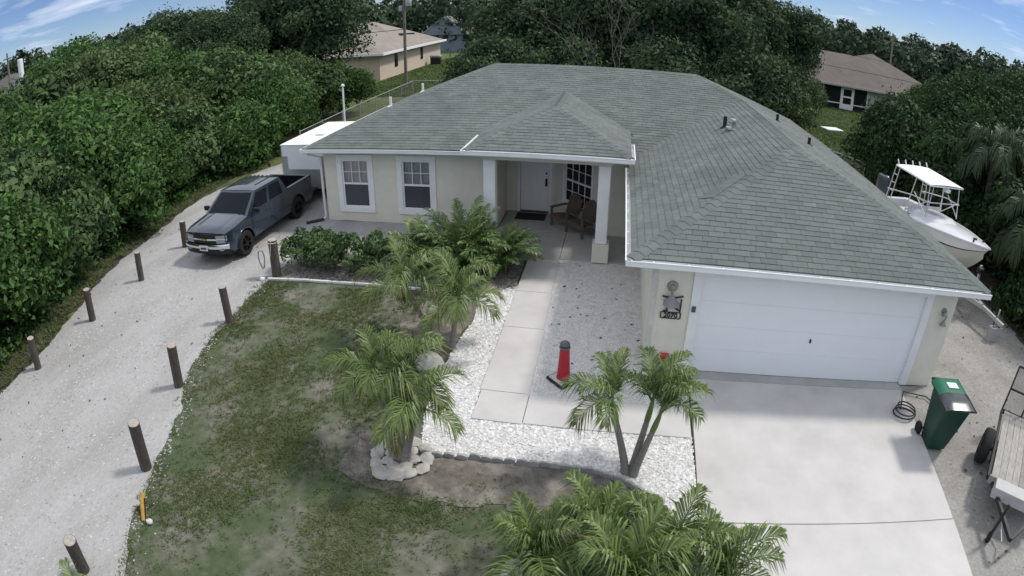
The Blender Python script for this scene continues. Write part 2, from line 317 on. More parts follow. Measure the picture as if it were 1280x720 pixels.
# grass: short patchy tufts
def tufts(name, n, region, dens, h, m, label, box, seed=0, wid=.007):
    xs = rng.uniform(box[0], box[1], n); ys = rng.uniform(box[2], box[3], n)
    keep = [i for i in range(n) if region(xs[i], ys[i]) and random.random() < dens(xs[i], ys[i])]
    x = np.repeat(xs[keep], 6); y = np.repeat(ys[keep], 6); k = len(x)
    x = x+rng.normal(0, .03, k); y = y+rng.normal(0, .03, k); a = rng.uniform(0, 6.28, k); hh = h*rng.uniform(.4, 1.3, k); ln = hh*rng.uniform(.6, 2.2, k)
    w = wid*rng.uniform(.7, 1.8, k); V = np.zeros((k, 3, 3))
    V[:, 0] = np.stack([x-w*np.sin(a), y+w*np.cos(a), np.full(k, -.012)], 1); V[:, 1] = np.stack([x+w*np.sin(a), y-w*np.cos(a), np.full(k, -.012)], 1)
    V[:, 2] = np.stack([x+ln*np.cos(a), y+ln*np.sin(a), hh], 1)
    o = link(name, npmesh(name, V.reshape(-1, 3), np.arange(3*k).reshape(-1, 3), m)); return tag(o, label, 'grass', kind='stuff')
LAWN = [(-9.7, 2.35), (-5.3, 2.35), (-4.7, -.4), (-3.9, -.6), (-3.9, -2.8), (-4.8, -3.6), (-3.2, -4.1), (-2, -4.0), (-.6, -4.7), (.75, -4.7), (.8, -9), (-6.9, -9), (-7.2, -7.1), (-7.8, -5.9), (-8.2, -4.3), (-9.15, -2.2), (-9.6, -.6), (-9.6, .75)]
def gd_(x, y):
    a = mnoise.fractal(Vector((x*.55, y*.55, 4.2)), 1.0, 2.0, 4)+.15*(y+1)/4
    return max(.06, min(1, .45+1.3*a))
M_grass = leafmat('grass_blade', (.085, .125, .046), (.13, .148, .066), .2, .8, .6, 0, .25, .08)
tufts('lawn_grass', 80000, lambda x, y: inpoly(x, y, LAWN), gd_, .03, M_grass, 'patchy short green grass of the front lawn', (-9.7, .9, -9, 2.5))
tufts('edge_weeds', 9000, lambda x, y: -5.6 < x < .7 and (-5.2 < y < -3.35 or (x < -4.3 and -.8 < y < 2.4)) and not ((x+3.86)**2+(y+3.38)**2 < .4), lambda x, y: .45*gd_(x*1.7, y*1.7), .035, M_grass, 'sparse weeds creeping over the bare soil beside the lawn', (-5.6, .7, -5.2, 2.4))
tufts('edge_grass', 5000, lambda x, y: random.random() < math.exp(-((x-EDX(y)-.05)/.16)**2), lambda x, y: .7*gd_(x, y*2), .05, M_grass, 'straggling grass along the edge of the gravel drive', (-10.3, -6.4, -9, 2.4))
tufts('verge_grass', 14000, lambda x, y: inpoly(x, y, [(-17.5, 12), (-19, 8), (-17, 0), (-15.5, -6), (-13.6, -6), (-14.3, -2.2), (-15.9, 1.8), (-16.6, 5.5), (-17.2, 9)]), lambda x, y: .6, .10, M_grass, 'rough grass and weeds between gravel drive and thicket', (-19, -13.4, -6, 12), wid=.012)
tufts('back_grass', 26000, lambda x, y: not (9 < x < 10.2 and y < 15), lambda x, y: .9, .10, leafmat('back_blade', (.07, .12, .03), (.11, .15, .045), .2, .7, .3, 0, .3), 'green lawn behind the house towards the neighbouring porch', (9.8, 25, 17, 45), wid=.025)
tufts('neighbour_grass', 12000, lambda x, y: True, lambda x, y: .9, .12, MATS['back_blade'], 'green lawn beside the tan neighbouring house', (-22.6, -12, 33.5, 66), wid=.03)

# edging, kerbs and stones
M_wht = mat('white_paint', (.78, .79, .79), .55, .05, 3., .05, 40)
M_kerb = mat('white_edging', (.66, .66, .64), .8, .2, 12., .4, 40)
ed = empty('bed_edging', (-7.3, 2.45, 0), label='low white edging along the shrub bed by the lawn', cat='edging')
pts = [(-9.72, 2.36), (-9.1, 2.42), (-8.45, 2.47), (-7.8, 2.5), (-7.15, 2.53), (-6.5, 2.54), (-5.85, 2.54), (-5.2, 2.53), (-4.6, 2.5), (-4.0, 2.49)]
for a, b in zip(pts, pts[1:]):
    a, b = Vector((*a, .03)), Vector((*b, .03+random.uniform(-.012, .012))); d = (b-a)*.015
    MB().bar(a+d-Vector(ed.location), b-d-Vector(ed.location), .06, .07).build('edging_block', M_kerb, ed, bevel=.012)
sc = empty('scalloped_edging', (-2, -3.1, 0), label='grey scalloped concrete edging between soil strip and white shell bed', cat='edging')
me = MB().prism([(.09*math.cos(t)*1.0, 0, .05+.055*math.sin(t)) for t in np.linspace(0, math.pi, 9)]+[(-.09, 0, -.03), (.09, 0, -.03)], (0, .045, 0)).mesh('scallop', mat('scallop_conc', (.33, .325, .31), .9, .25, 10., .3, 60, objrnd=.15))
path = [(-3.62, -3.2), (-2.6, -3.13), (-1.83, -3.11), (-.8, -3.14), (-.29, -3.3), (.34, -3.73)]
for a, b in zip(path, path[1:]):
    a, b = Vector(a), Vector(b); n = round((b-a).length/.186); ang = math.atan2(b.y-a.y, b.x-a.x)
    for k in range(n):
        p = a+(b-a)*(k+.5)/n
        link('edging_scallop', me, sc, (p.x+2+random.uniform(-.01, .01), p.y+3.1+random.uniform(-.02, .02), random.uniform(-.02, .01)), (random.uniform(-.12, .12), 0, ang+random.uniform(-.08, .08)))
def rock_mesh(seed, sx, sy, sz, m, n=9):
    mb = MB(); rr_ = random.Random(seed); off = Vector((rr_.random()*50, 1, 2))
    def fn(u, v):
        th = 2*math.pi*u; ph = math.pi*v; d = Vector((math.cos(th)*math.sin(ph), math.sin(th)*math.sin(ph), math.cos(ph)))
        q = Vector((round(d.x*2)/2, round(d.y*2)/2, round(d.z*2)/2)); k = .82+.28*mnoise.noise(d*1.6+off)+.12*mnoise.noise(d*4+off)
        d = d*.8+q*.2
        return (d.x*sx*k, d.y*sy*k, d.z*sz*k)
    mb.grid(fn, n+4, n, True); return mb.mesh('rock', m, 50)
M_rock = mat('pale_rock', (.40, .385, .355), .9, .3, 7., .7, 25, col2=(.36, .34, .315), c2scale=4)
tag(link('rock', rock_mesh(3, .38, .3, .26, M_rock), None, (-4.15, -.75, .14)), 'pale grey boulder on shell bed behind the stone ringed palm', 'rock')
tag(link('rock', rock_mesh(5, .2, .17, .2, mat('white_rock', (.6, .59, .57), .9, .2, 7., .5, 25)), None, (-.85, -1.05, .1)), 'pale rock on the walkway corner behind the double palm', 'rock')
tag(link('rock', rock_mesh(9, .28, .22, .18, M_rock), None, (-1.65, -5.3, .06)), 'grey rock at the foot of the large foreground palm clump', 'rock')
ring = empty('stone_ring', (-3.86, -3.38, 0), label='ring of pale irregular stones round the palm on the lawn', cat='stone ring')
for k in range(11):
    a = k*2*math.pi/11+.2; r = .42+random.uniform(-.04, .05)
    link('stone', rock_mesh(20+k, .19, .15, .055, M_rock, 7), ring, (r*math.cos(a), r*math.sin(a), .035), (0, 0, a+math.pi/2+random.uniform(-.3, .3)), [random.uniform(.85, 1.2)]*3)
for k in range(7):
    a = k*2*math.pi/7; r = .22
    link('stone', rock_mesh(40+k, .15, .12, .04, M_rock, 6), ring, (r*math.cos(a), r*math.sin(a), .045), (0, 0, random.uniform(0, 6)))

# ------------------------------------------------------------------ the house
XL, YF, XR, OV, ZE, SL, YB = -10.04, 6.99, 6.6, .47, 2.56, .397, 16.4
M_wall = mat('stucco', (.72, .695, .60), .9, .05, 2., .35, 140, col2=(.69, .665, .575), c2scale=.7)
M_soff = mat('soffit_white', (.62, .63, .61), .7, .04, 3.)
M_roof = mat('roof_deck', (.10, .11, .105), .9, .1, 5.)
def shingle_mat(name, isl, obr):
    return mat(name, (.150, .168, .158), .92, .12, 2.2, .5, 120, island=isl, objrnd=obr, coords='Object', col2=(.130, .145, .137), c2scale=.45, spec=.2)
M_sh = shingle_mat('shingle', .09, 0); M_sh1 = shingle_mat('shingle_single', 0, .09)
house = empty('house', (0, 0, 0), label='single storey pale stucco house with grey shingled hip roof and white garage door', cat='house')
def wall(p0, p1, h, openings=(), th=.2, name='wall', z0=0.):
    """vertical wall, outer face along p0-p1 (seen left to right from outside), rectangular openings (u0,u1,z0,z1)"""
    p0, p1 = Vector((*p0, 0)), Vector((*p1, 0)); d = p1-p0; ln = d.length; d.normalize(); n = Vector((d.y, -d.x, 0))
    us = sorted({0, ln, *[o[0] for o in openings], *[o[1] for o in openings]}); zs = sorted({z0, h, *[o[2] for o in openings], *[o[3] for o in openings]})
    solid = lambda i, j: 0 <= i < len(us)-1 and 0 <= j < len(zs)-1 and not any(o[0] <= (us[i]+us[i+1])/2 <= o[1] and o[2] <= (zs[j]+zs[j+1])/2 <= o[3] for o in openings)
    P = lambda u, z, k: p0+d*u-n*(th*k)+Vector((0, 0, z)); mb = MB()
    q = lambda a, b, c, e: mb.add([a, b, c, e], [(0, 1, 2, 3)])
    for i in range(len(us)-1):
        for j in range(len(zs)-1):
            if not solid(i, j): continue
            a, b, c, e = us[i], us[i+1], zs[j], zs[j+1]
            q(P(a, c, 0), P(b, c, 0), P(b, e, 0), P(a, e, 0)); q(P(b, c, 1), P(a, c, 1), P(a, e, 1), P(b, e, 1))
            if not solid(i-1, j): q(P(a, c, 1), P(a, c, 0), P(a, e, 0), P(a, e, 1))
            if not solid(i+1, j): q(P(b, c, 0), P(b, c, 1), P(b, e, 1), P(b, e, 0))
            if not solid(i, j-1): q(P(a, c, 1), P(b, c, 1), P(b, c, 0), P(a, c, 0))
            if not solid(i, j+1): q(P(a, e, 0), P(b, e, 0), P(b, e, 1), P(a, e, 1))
    mb.build(name, M_wall, house); return p0, d, n
M_frame = mat('window_vinyl', (.8, .81, .81), .4, .03, 4.)
G_clear = glassmat('pane_glass', (.05, .06, .07), .12); G_screen = glassmat('insect_screen', (.085, .095, .11), .72, .2, .5); G_dark = glassmat('dark_pane', (.012, .015, .018), .9)
M_curt = mat('curtain_cloth', (.7, .7, .68), .9, .06, 4.)
def window(base, u0, u1, z0, z1, trim=.12, cols=3, rows=2, curtain=True, lowgrid=False, grp=None):
    p0, d, n = base; c = p0+d*((u0+u1)/2); w = u1-u0; ang = math.atan2(d.y, d.x); pw = empty('window', (c.x, c.y, z0), ang); pw.parent = house
    h = z1-z0   # local: x along wall, -y outward
    if trim:
        mb = MB(); t = trim
        mb.bb(-w/2-t, w/2+t, -.035, -.002, h, h+t).bb(-w/2-t, w/2+t, -.045, -.002, -t, 0).bb(-w/2-t, -w/2, -.034, -.002, 0, h).bb(w/2, w/2+t, -.034, -.002, 0, h)
        mb.build('trim', M_wht, pw, bevel=.006)
    f = .045; mb = MB()
    mb.bb(-w/2, w/2, .01, .07, h-f, h).bb(-w/2, w/2, .01, .07, 0, f).bb(-w/2, -w/2+f, .01, .07, f, h-f).bb(w/2-f, w/2, .01, .07, f, h-f)
    mb.bb(-w/2+f, w/2-f, .004, .06, h/2-.028, h/2+.028); mb.build('frame', M_frame, pw)
    iw = w-2*f; x0 = -iw/2; zlo = h/2+.028; zhi = h-f
    def lights(zlo, zhi, cols, rows, g):
        for i in range(cols):
            for j in range(rows):
                a = x0+iw*i/cols; b = x0+iw*(i+1)/cols; e = zlo+(zhi-zlo)*j/rows; k = zlo+(zhi-zlo)*(j+1)/rows
                MB().bb(a+.006, b-.006, .04, .046, e+.006, k-.006).build('pane', g, pw)
        mb = MB()
        for i in range(1, cols): mb.bb(x0+iw*i/cols-.011, x0+iw*i/cols+.011, .024, .05, zlo, zhi)
        for j in range(1, rows): mb.bb(x0, x0+iw, .026, .052, zlo+(zhi-zlo)*j/rows-.011, zlo+(zhi-zlo)*j/rows+.011)
        mb.build('muntin', M_frame, pw)
    lights(zlo, zhi, cols, rows, G_clear if curtain else G_dark)
    if lowgrid: lights(f, h/2-.028, cols, rows, G_dark)
    else: MB().bb(x0+.004, -x0-.004, .03, .036, f+.004, h/2-.032).build('screen', G_screen, pw)
    if curtain:
        MB().grid(lambda u, v: (-w/2+w*u, .13+.022*math.sin(u*46)+.01*math.sin(u*97), .02+(h-.04)*v), 90, 1, True).build('curtain', M_curt, pw, smooth=80)
    return pw
H = 2.40
b = wall((XL, YF), (-4.54, YF), H, [(.64, 1.57, .49, 2.07), (2.71, 3.64, .49, 2.07)])
window(b, .64, 1.57, .49, 2.07, .17); window(b, 2.71, 3.64, .49, 2.07, .17)
wall((-4.34, YF), (-4.34, 8.7), 2.8)
DX = -3.42
bd = wall((-4.34, 8.7), (-2.78, 8.7), 2.8, [(DX-.47+4.34, DX+.47+4.34, .0, 2.06)])
ba = wall((-2.78, 8.7), (-1.07, YF), 2.8, [(.52, 1.78, .62, 2.08)])
window(ba, .52, 1.78, .62, 2.08, trim=.07, cols=4, rows=2, curtain=False, lowgrid=True)
wall((-1.07, YF), (0, YF), 2.66)
bs = wall((0, YF), (0, .2), H)
GD0, GD1 = .913, 5.793
bg_ = wall((0, 0), (XR, 0), H, [(GD0, GD1, 0, 2.13)])
wall((XR, .2), (XR, YB), H); wall((XR-.2, YB), (XL+.2, YB), H); wall((XL, YB), (XL, YF+.2), H)
# dark interior floor so that panes look into a room
MB().bb(XL+.25, XR-.25, YF+1.9, YB-.25, -.02, .03).build('interior_floor', mat('dark_floor', (.12, .10, .08), .8), house)
# front door
door = MB().bb(DX-.46, DX+.46, 8.735, 8.78, .05, 2.05).build('front_door', M_frame, house, bevel=.004)
for (a, c, e, f) in [(-.36, -.05, .25, .85), (.05, .36, .25, .85), (-.36, -.05, 1.0, 1.85), (.05, .36, 1.0, 1.85)]:
    MB().bb(DX+a, DX+c, 8.722, 8.736, e, f).build('door_panel', M_frame, door, bevel=.01)
M_blk = mat('black_metal', (.016, .016, .018), .4, .05, 6.)
M_bronze = mat('dark_bronze', (.03, .027, .025), .4, .1, 8., metal=.6)
MB().bb(DX+.34, DX+.41, 8.70, 8.735, .92, 1.18).tube([(DX+.375, 8.70, 1.16), (DX+.375, 8.64, 1.14), (DX+.375, 8.64, .98), (DX+.375, 8.70, .95)], .012, 6).build('handle', M_bronze, door)
MB().lathe([(.03, 0), (.03, .03)], 12, (DX+.375, 8.735, 1.36), Matrix.Rotation(R(90), 3, 'X')).build('deadbolt', M_bronze, door)
MB().bb(DX-.56, DX-.47, 8.66, 8.70, .03, 2.16).bb(DX+.47, DX+.56, 8.66, 8.70, .03, 2.16).bb(DX-.47, DX+.47, 8.66, 8.70, 2.07, 2.16).build('door_frame', M_wht, house)
MB().bb(DX-.47, DX+.47, 8.62, 8.73, .034, .065).build('threshold', M_bronze, house)
# garage door: four sectional panels, white casing
gd = empty('garage_door', ((GD0+GD1)/2, .06, 0)); gd.parent = house
M_gdoor = mat('garage_white', (.80, .82, .84), .45, .02, 2., .04, 20)
for k in range(4):
    MB().bb(-2.43, 2.43, -.02, .02, .03+k*.525+.001, .03+(k+1)*.525-.001).build('panel', M_gdoor, gd, bevel=.003)
MB().bb(-.016, .016, -.045, -.021, .86, .94).build('handle', M_bronze, gd)
MB().bb(-2.43, 2.43, -.015, .02, .022, .034).build('rubber_seal', M_blk, gd)
mb = MB().bb(GD0-.16, GD0, -.035, -.002, .02, 2.13).bb(GD1, GD1+.16, -.035, -.002, .02, 2.13).bb(GD0-.16, GD1+.16, -.036, -.002, 2.13, 2.36)
mb.bb(GD0-.002, GD0+.02, -.03, .04, .025, 2.13).bb(GD1-.02, GD1+.002, -.03, .04, .025, 2.13); mb.build('garage_trim', M_wht, house)
MB().bb(GD0-.13, GD0-.05, -.06, -.036, 1.38, 1.5).build('keypad', mat('keypad_grey', (.08, .085, .09), .4), house, bevel=.005)
# corner boards, a greyer tone than the stucco
MB().bb(-.012, .0, -.012, .1, 0.01, H).bb(0, .09, -.012, -.001, .01, H).build('corner_trim', mat('corner_grey', (.56, .56, .52), .8), house)

# ---- roof
roof = empty('roof', (0, 0, 0)); roof.parent = house
x0, x1, y0, y1 = XL-OV, XR+OV, YF-OV, YB+OV
D = (y1-y0)/2; ZR = ZE+SL*D; xm = 3.3; hw = xm-(-OV); ZW = ZE+SL*hw; yj = y0+hw
px0, px1, py0, PZ = -4.68, -.455, 4.55, 3.08; pxm = (px0+px1)/2; ph = (px1-px0)/2; PZR = PZ+SL*ph; pyb = y0+(PZR-ZE)/SL; pvy = y0+(PZ-ZE)/SL
planes = {
 'wing_front': ([(-OV, -OV, ZE), (x1, -OV, ZE), (xm, xm, ZW)], (1, 0, 0)),
 'wing_left': ([(-OV, y0, ZE), (-OV, -OV, ZE), (xm, xm, ZW), (xm, yj, ZW)], (0, -1, 0)),
 'right_a': ([(x1, -OV, ZE), (x1, yj, ZE), (xm, yj, ZW), (xm, xm, ZW)], (0, 1, 0)),
 'right_b': ([(x1, yj, ZE), (x1, y1, ZE), (x1-D, y0+D, ZR), (xm, yj, ZW)], (0, 1, 0)),
 'main_front': ([(x0, y0, ZE), (-OV, y0, ZE), (xm, yj, ZW), (x1-D, y0+D, ZR), (x0+D, y0+D, ZR)], (1, 0, 0)),
 'left': ([(x0, y1, ZE), (x0, y0, ZE), (x0+D, y0+D, ZR)], (0, -1, 0)),
 'back': ([(x1, y1, ZE), (x0, y1, ZE), (x0+D, y0+D, ZR), (x1-D, y0+D, ZR)], (-1, 0, 0)),
 'porch_front': ([(px0, py0, PZ), (px1, py0, PZ), (pxm, py0+ph, PZR)], (1, 0, 0)),
 'porch_left': ([(px0, pvy, PZ), (px0, py0, PZ), (pxm, py0+ph, PZR), (pxm, pyb, PZR)], (0, -1, 0)),
 'porch_right': ([(px1, py0, PZ), (px1, pvy, PZ), (pxm, pyb, PZR), (pxm, py0+ph, PZR)], (0, 1, 0)),
}
def porch_z(x, y): return PZ+SL*min(x-px0, px1-x, y-py0)
deck = MB(); ROWE, TABW = .146, .305
stuffV = MB(); singles = []
def clip(poly, P2):
    for i in range(len(P2)):
        a, b = P2[i], P2[(i+1) % len(P2)]; outp = []
        side = lambda p: (b[0]-a[0])*(p[1]-a[1])-(b[1]-a[1])*(p[0]-a[0])
        for k in range(len(poly)):
            p, q = poly[k], poly[(k+1) % len(poly)]; sp, sq = side(p), side(q)
            if sp >= 0: outp.append(p)
            if sp*sq < 0: t = sp/(sp-sq); outp.append((p[0]+(q[0]-p[0])*t, p[1]+(q[1]-p[1])*t))
        poly = outp
        if len(poly) < 3: return []
    return poly
for pn, (P3, ud) in planes.items():
    P3 = [Vector(p) for p in P3]; U = Vector(ud); nrm = (P3[1]-P3[0]).cross(P3[2]-P3[0]).normalized(); V_ = nrm.cross(U).normalized(); O = P3[0]
    P2 = [((p-O).dot(U), (p-O).dot(V_)) for p in P3]; umax = max(p[0] for p in P2); umin = min(p[0] for p in P2); vmax = max(p[1] for p in P2)
    if pn == 'main_front':
        for (a, c, e, f) in [(x0, px0, y0, y0+D), (px0, px1, 7.72, y0+D), (px1, 4, y0, y0+D)]:
            Q = [(p.x, p.y) for p in P3]; cl_ = clip([(a, e), (c, e), (c, f), (a, f)], Q)
            if cl_: deck.prism([(x, y, ZE+SL*(y-y0)-.03) for x, y in cl_], (0, 0, .025))
    else: deck.prism([p-nrm*.03 for p in P3], nrm*.025)
    for r in range(int(vmax/ROWE)+1):
        v0 = r*ROWE-.012; off = (r % 2)*TABW/2+(r*.07) % .1
        for k in range(int((umin-1)/TABW), int(umax/TABW)+2):
            a = k*TABW+off; wv = TABW-.006; jz = random.uniform(0, .004); jv = random.uniform(-.004, .004)
            full = [(a, v0+jv), (a+wv, v0+jv), (a+wv, v0+ROWE+.02), (a, v0+ROWE+.02)]
            pc = [(u, max(v, -.012)) for u, v in full]
            cpoly = clip(pc, P2) if r > 0 else clip([(u, max(v, 0)) for u, v in pc], P2)
            if len(cpoly) < 3: continue
            area = abs(sum(cpoly[i][0]*cpoly[(i+1) % len(cpoly)][1]-cpoly[(i+1) % len(cpoly)][0]*cpoly[i][1] for i in range(len(cpoly))))/2
            if area < .0015: continue
            ctr = O+U*(a+wv/2)+V_*(v0+.08)
            if pn == 'main_front' and px0+.05 < ctr.x < px1-.05 and porch_z(ctr.x, ctr.y) > ctr.z+.05: continue
            isfull = area > .98*wv*(ROWE+.02)
            if pn == 'wing_front' and isfull:
                singles.append(((ctr-Vector((CX, CY, CH))).length, O+U*a+V_*(v0+jv)+nrm*jz, Matrix((U, V_, nrm)).transposed())); continue
            h = [.013+jz-.011*((v-v0)/(ROWE+.02)) for u, v in cpoly]; n = len(cpoly)
            top = [O+U*u+V_*v+nrm*hh for (u, v), hh in zip(cpoly, h)]; bot = [O+U*u+V_*v-nrm*.004 for (u, v) in cpoly]
            stuffV.add(top+bot, [tuple(range(n))]+[(i, n+i, n+(i+1) % n, (i+1) % n) for i in range(n)])
singles.sort(key=lambda t: t[0])
w_, e_ = TABW-.006, ROWE+.02
sh_me = MB().add([(0, 0, .013), (w_, 0, .013), (w_, e_, .002), (0, e_, .002), (0, 0, -.004), (w_, 0, -.004), (w_, e_, -.004), (0, e_, -.004)], [(0, 1, 2, 3), (0, 4, 5, 1), (1, 5, 6, 2), (2, 6, 7, 3), (3, 7, 4, 0)])
sh_mesh = sh_me.mesh('shingle', M_sh1)
for k, (dd, p, m_) in enumerate(singles):
    if k < 300: link('shingle', sh_mesh, roof, p, m_.to_euler())
    else: stuffV.add([p+m_@Vector(q) for q in sh_me.v], sh_me.f)
tag(stuffV.build('shingles', M_sh, roof), kind='stuff')
deck.build('deck', M_roof, roof)
# ridge and hip caps: folded pieces one after another
cap = MB()
def caps(a, b, na, nb, w=.15):
    a, b = Vector(a), Vector(b); d = b-a; ln = d.length; d.normalize(); n = max(1, int(ln/.2)); na, nb = Vector(na).normalized(), Vector(nb).normalized()
    ta = na.cross(d).normalized(); tb = d.cross(nb).normalized()
    for k in range(n):
        p = a+d*(ln*k/n); q = a+d*(ln*(k+1)/n+.03); l0, l1 = .024, .014
        mid = (na+nb).normalized()
        cap.add([p+mid*l0, p+tb*w+nb*l0*.7, q+tb*w+nb*l1*.7, q+mid*l1, p+ta*w+na*l0*.7, q+ta*w+na*l1*.7, p+tb*w, p+ta*w, p-mid*.01, q+tb*w, q+ta*w],
                [(0, 1, 2, 3), (4, 0, 3, 5), (1, 0, 8, 6), (0, 4, 7, 8), (1, 6, 9, 2), (7, 4, 5, 10)])
F_, B_, L_, R_ = (0, -SL, 1), (0, SL, 1), (-SL, 0, 1), (SL, 0, 1)
caps((-OV, -OV, ZE), (xm, xm, ZW), L_, F_); caps((x1, -OV, ZE), (xm, xm, ZW), F_, R_); caps((xm, xm, ZW), (xm, yj, ZW), L_, R_)
caps((xm, yj, ZW), (x1-D, y0+D, ZR), F_, R_); caps((x1, y1, ZE), (x1-D, y0+D, ZR), R_, B_); caps((x1-D, y0+D, ZR), (x0+D, y0+D, ZR), F_, B_)
caps((x0, y0, ZE), (x0+D, y0+D, ZR), L_, F_); caps((x0, y1, ZE), (x0+D, y0+D, ZR), B_, L_)
caps((px0, py0, PZ), (pxm, py0+ph, PZR), L_, F_, .13); caps((px1, py0, PZ), (pxm, py0+ph, PZR), F_, R_, .13); caps((pxm, py0+ph, PZR), (pxm, pyb, PZR), L_, R_, .13)
tag(cap.build('ridge_caps', M_sh, roof), kind='stuff')
# darker replaced strip beside the front-left hip
pm = MB(); n_ = Vector((-SL, 0, 1)).normalized()
pm.prism([Vector((a, b_, ZE+SL*(a+OV)))+n_*.012 for a, b_ in [(1.15, 1.36), (1.95, 2.16), (1.75, 2.42), (.88, 1.52)]], n_*.012)
pm.build('roof_patch', mat('patch_shingle', (.125, .14, .135), .9, .15, 5., .4, 90), roof)
# soffit, fascia, gutters
fs = MB()
for (a, b, z) in [((x0, y0), (px0+.1, y0), ZE), ((-OV, -OV), (x1, -OV), ZE), ((-OV, y0), (-OV, -OV), ZE), ((x1, -OV), (x1, y1), ZE), ((x0, y1), (x0, y0), ZE), ((x1, y1), (x0, y1), ZE), ((px0, py0), (px1, py0), PZ), ((px0, pvy-.15), (px0, py0), PZ), ((px1, py0), (px1, pvy-.15), PZ)]:
    a, b = Vector((*a, 0)), Vector((*b, 0)); d = (b-a).normalized(); n = Vector((d.y, -d.x, 0))
    fs.bar(a-n*.03+Vector((0, 0, z-.1)), b-n*.03+Vector((0, 0, z-.1)), .022, .15)
fs.build('fascia', M_wht, house)
sf = MB()
sf.bb(x0+.04, px0+.1, y0+.045, YF-.002, H-.012, H).bb(x0+.04, XL-.002, YF-.002, y1-.04, H-.013, H-.001).bb(-OV+.045, x1-.045, -OV+.045, -.002, H-.012, H).bb(-OV+.045, -.002, -.002, YF, H-.013, H-.001).bb(XR+.002, x1-.045, -.002, y1-.04, H-.013, H-.001)
sf.bb(px0+.05, px1-.02, py0+.05, 8.69, 2.93, 2.94); sf.build('soffit', M_soff, house)
def gutter(a, b, z, hang=False):
    a, b = Vector((*a, 0)), Vector((*b, 0)); d = (b-a).normalized(); n = Vector((d.y, -d.x, 0)); mb = MB(); zz = lambda k: Vector((0, 0, z+k))
    mb.bar(a+n*.035+zz(-.125), b+n*.035+zz(-.125), .09, .008); mb.bar(a+n*.088+zz(-.075), b+n*.088+zz(-.075), .008, .1); mb.bar(a+n*.092+zz(-.025), b+n*.092+zz(-.025), .022, .016)
    mb.bar(a-n*.012+zz(-.07), b-n*.012+zz(-.07), .008, .11)
    for e, s in ((a, 1), (b, -1)): mb.bar(e+d*s*.006-n*.012+zz(-.075), e+d*s*.006+n*.088+zz(-.075), .008, .1)
    ln = (b-a).length; k = .4
    while k < ln:
        mb.bar(a+d*k-n*.01+zz(-.03), a+d*k+n*.086+zz(-.03), .022, .006); k += .62
    mb.build('gutter', M_wht, house)
gutter((x0, y0), (px0+.05, y0), ZE); gutter((-OV, -OV), (x1, -OV), ZE); gutter((-OV, y0-.9), (-OV, -OV-.08), ZE); gutter((px0, py0), (px1, py0), PZ)
gutter((px0, py0+1.9), (px0, py0-.08), PZ); gutter((px1, py0-.08), (px1, py0+1.7), PZ); gutter((x0, 15), (x0, y0-.08), ZE)
# drip edge along the back and right
# porch beam and columns
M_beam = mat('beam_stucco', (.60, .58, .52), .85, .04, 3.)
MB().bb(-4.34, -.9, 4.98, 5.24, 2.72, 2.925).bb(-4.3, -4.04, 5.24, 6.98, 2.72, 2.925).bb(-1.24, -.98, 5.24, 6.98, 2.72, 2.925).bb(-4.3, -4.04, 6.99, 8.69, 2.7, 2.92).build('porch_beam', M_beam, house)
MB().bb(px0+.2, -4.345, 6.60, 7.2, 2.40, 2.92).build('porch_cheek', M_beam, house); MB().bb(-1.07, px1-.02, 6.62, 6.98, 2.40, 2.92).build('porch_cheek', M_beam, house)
for cx in (-4.13, -1.11):
    c = MB().bb(cx-.16, cx+.16, 4.95, 5.27, .56, 2.72).build('column', M_wht, house, bevel=.03)
    MB().bb(cx-.225, cx+.225, 4.885, 5.335, .034, .56).build('plinth', M_wall, c, bevel=.012)
# downspout at the left corner and beside the garage
M_dsp = mat('downspout_white', (.7, .7, .69), .5)
MB().tube([(XL-.35, YF-.42, 2.44), (XL-.35, YF-.42, 2.36), (XL-.08, YF-.07, 2.18), (XL-.08, YF-.07, .14), (XL-.13, YF-.12, .08)], .04, 8).build('downspout', M_dsp, house)
MB().tube([(XL-.13, YF-.14, .07), (XL-.4, YF-.32, .05), (XL-.62, YF-.5, .045)], .05, 8).build('splash_hose', mat('black_hose', (.03, .03, .032), .6), house)
# roof vents and pipe boots
M_lead = mat('vent_grey', (.30, .31, .31), .6); M_dvent = mat('vent_black', (.02, .02, .022), .6)
def roofz(x, y): return max(ZE+SL*min(x-x0, x1-x, y-y0, y1-y), ZE+SL*min(x+OV, x1-x, y+OV) if y < yj+1 else 0)
def pipe(x, y, h, m, r=.05):
    z = roofz(x, y); MB().tube([(x, y, z-.03), (x, y, z+h)], r, 10).lathe([(.13, 0), (.07, .05)], 12, (x, y, z-.01)).build('vent_pipe', m, house)
pipe(2.23, 7.0, .33, M_dvent, .055); pipe(4.45, 9.5, .24, M_dvent, .05); pipe(4.75, 6.7, .22, M_dvent, .05); pipe(-9.0, 10.6, .36, M_wht, .05); pipe(-8.6, 13.2, .34, M_wht, .05)
gx_, gy_ = 2.42, 6.55; gz_ = roofz(gx_, gy_)
MB().tube([(gx_, gy_, gz_-.02), (gx_, gy_, gz_+.16), (gx_-.03, gy_-.04, gz_+.23), (gx_-.1, gy_-.08, gz_+.24), (gx_-.14, gy_-.1, gz_+.17)], .075, 10).bb(gx_-.2, gx_+.2, gy_-.2, gy_+.2, gz_-.02, gz_+.02).build('gooseneck_vent', M_lead, house)
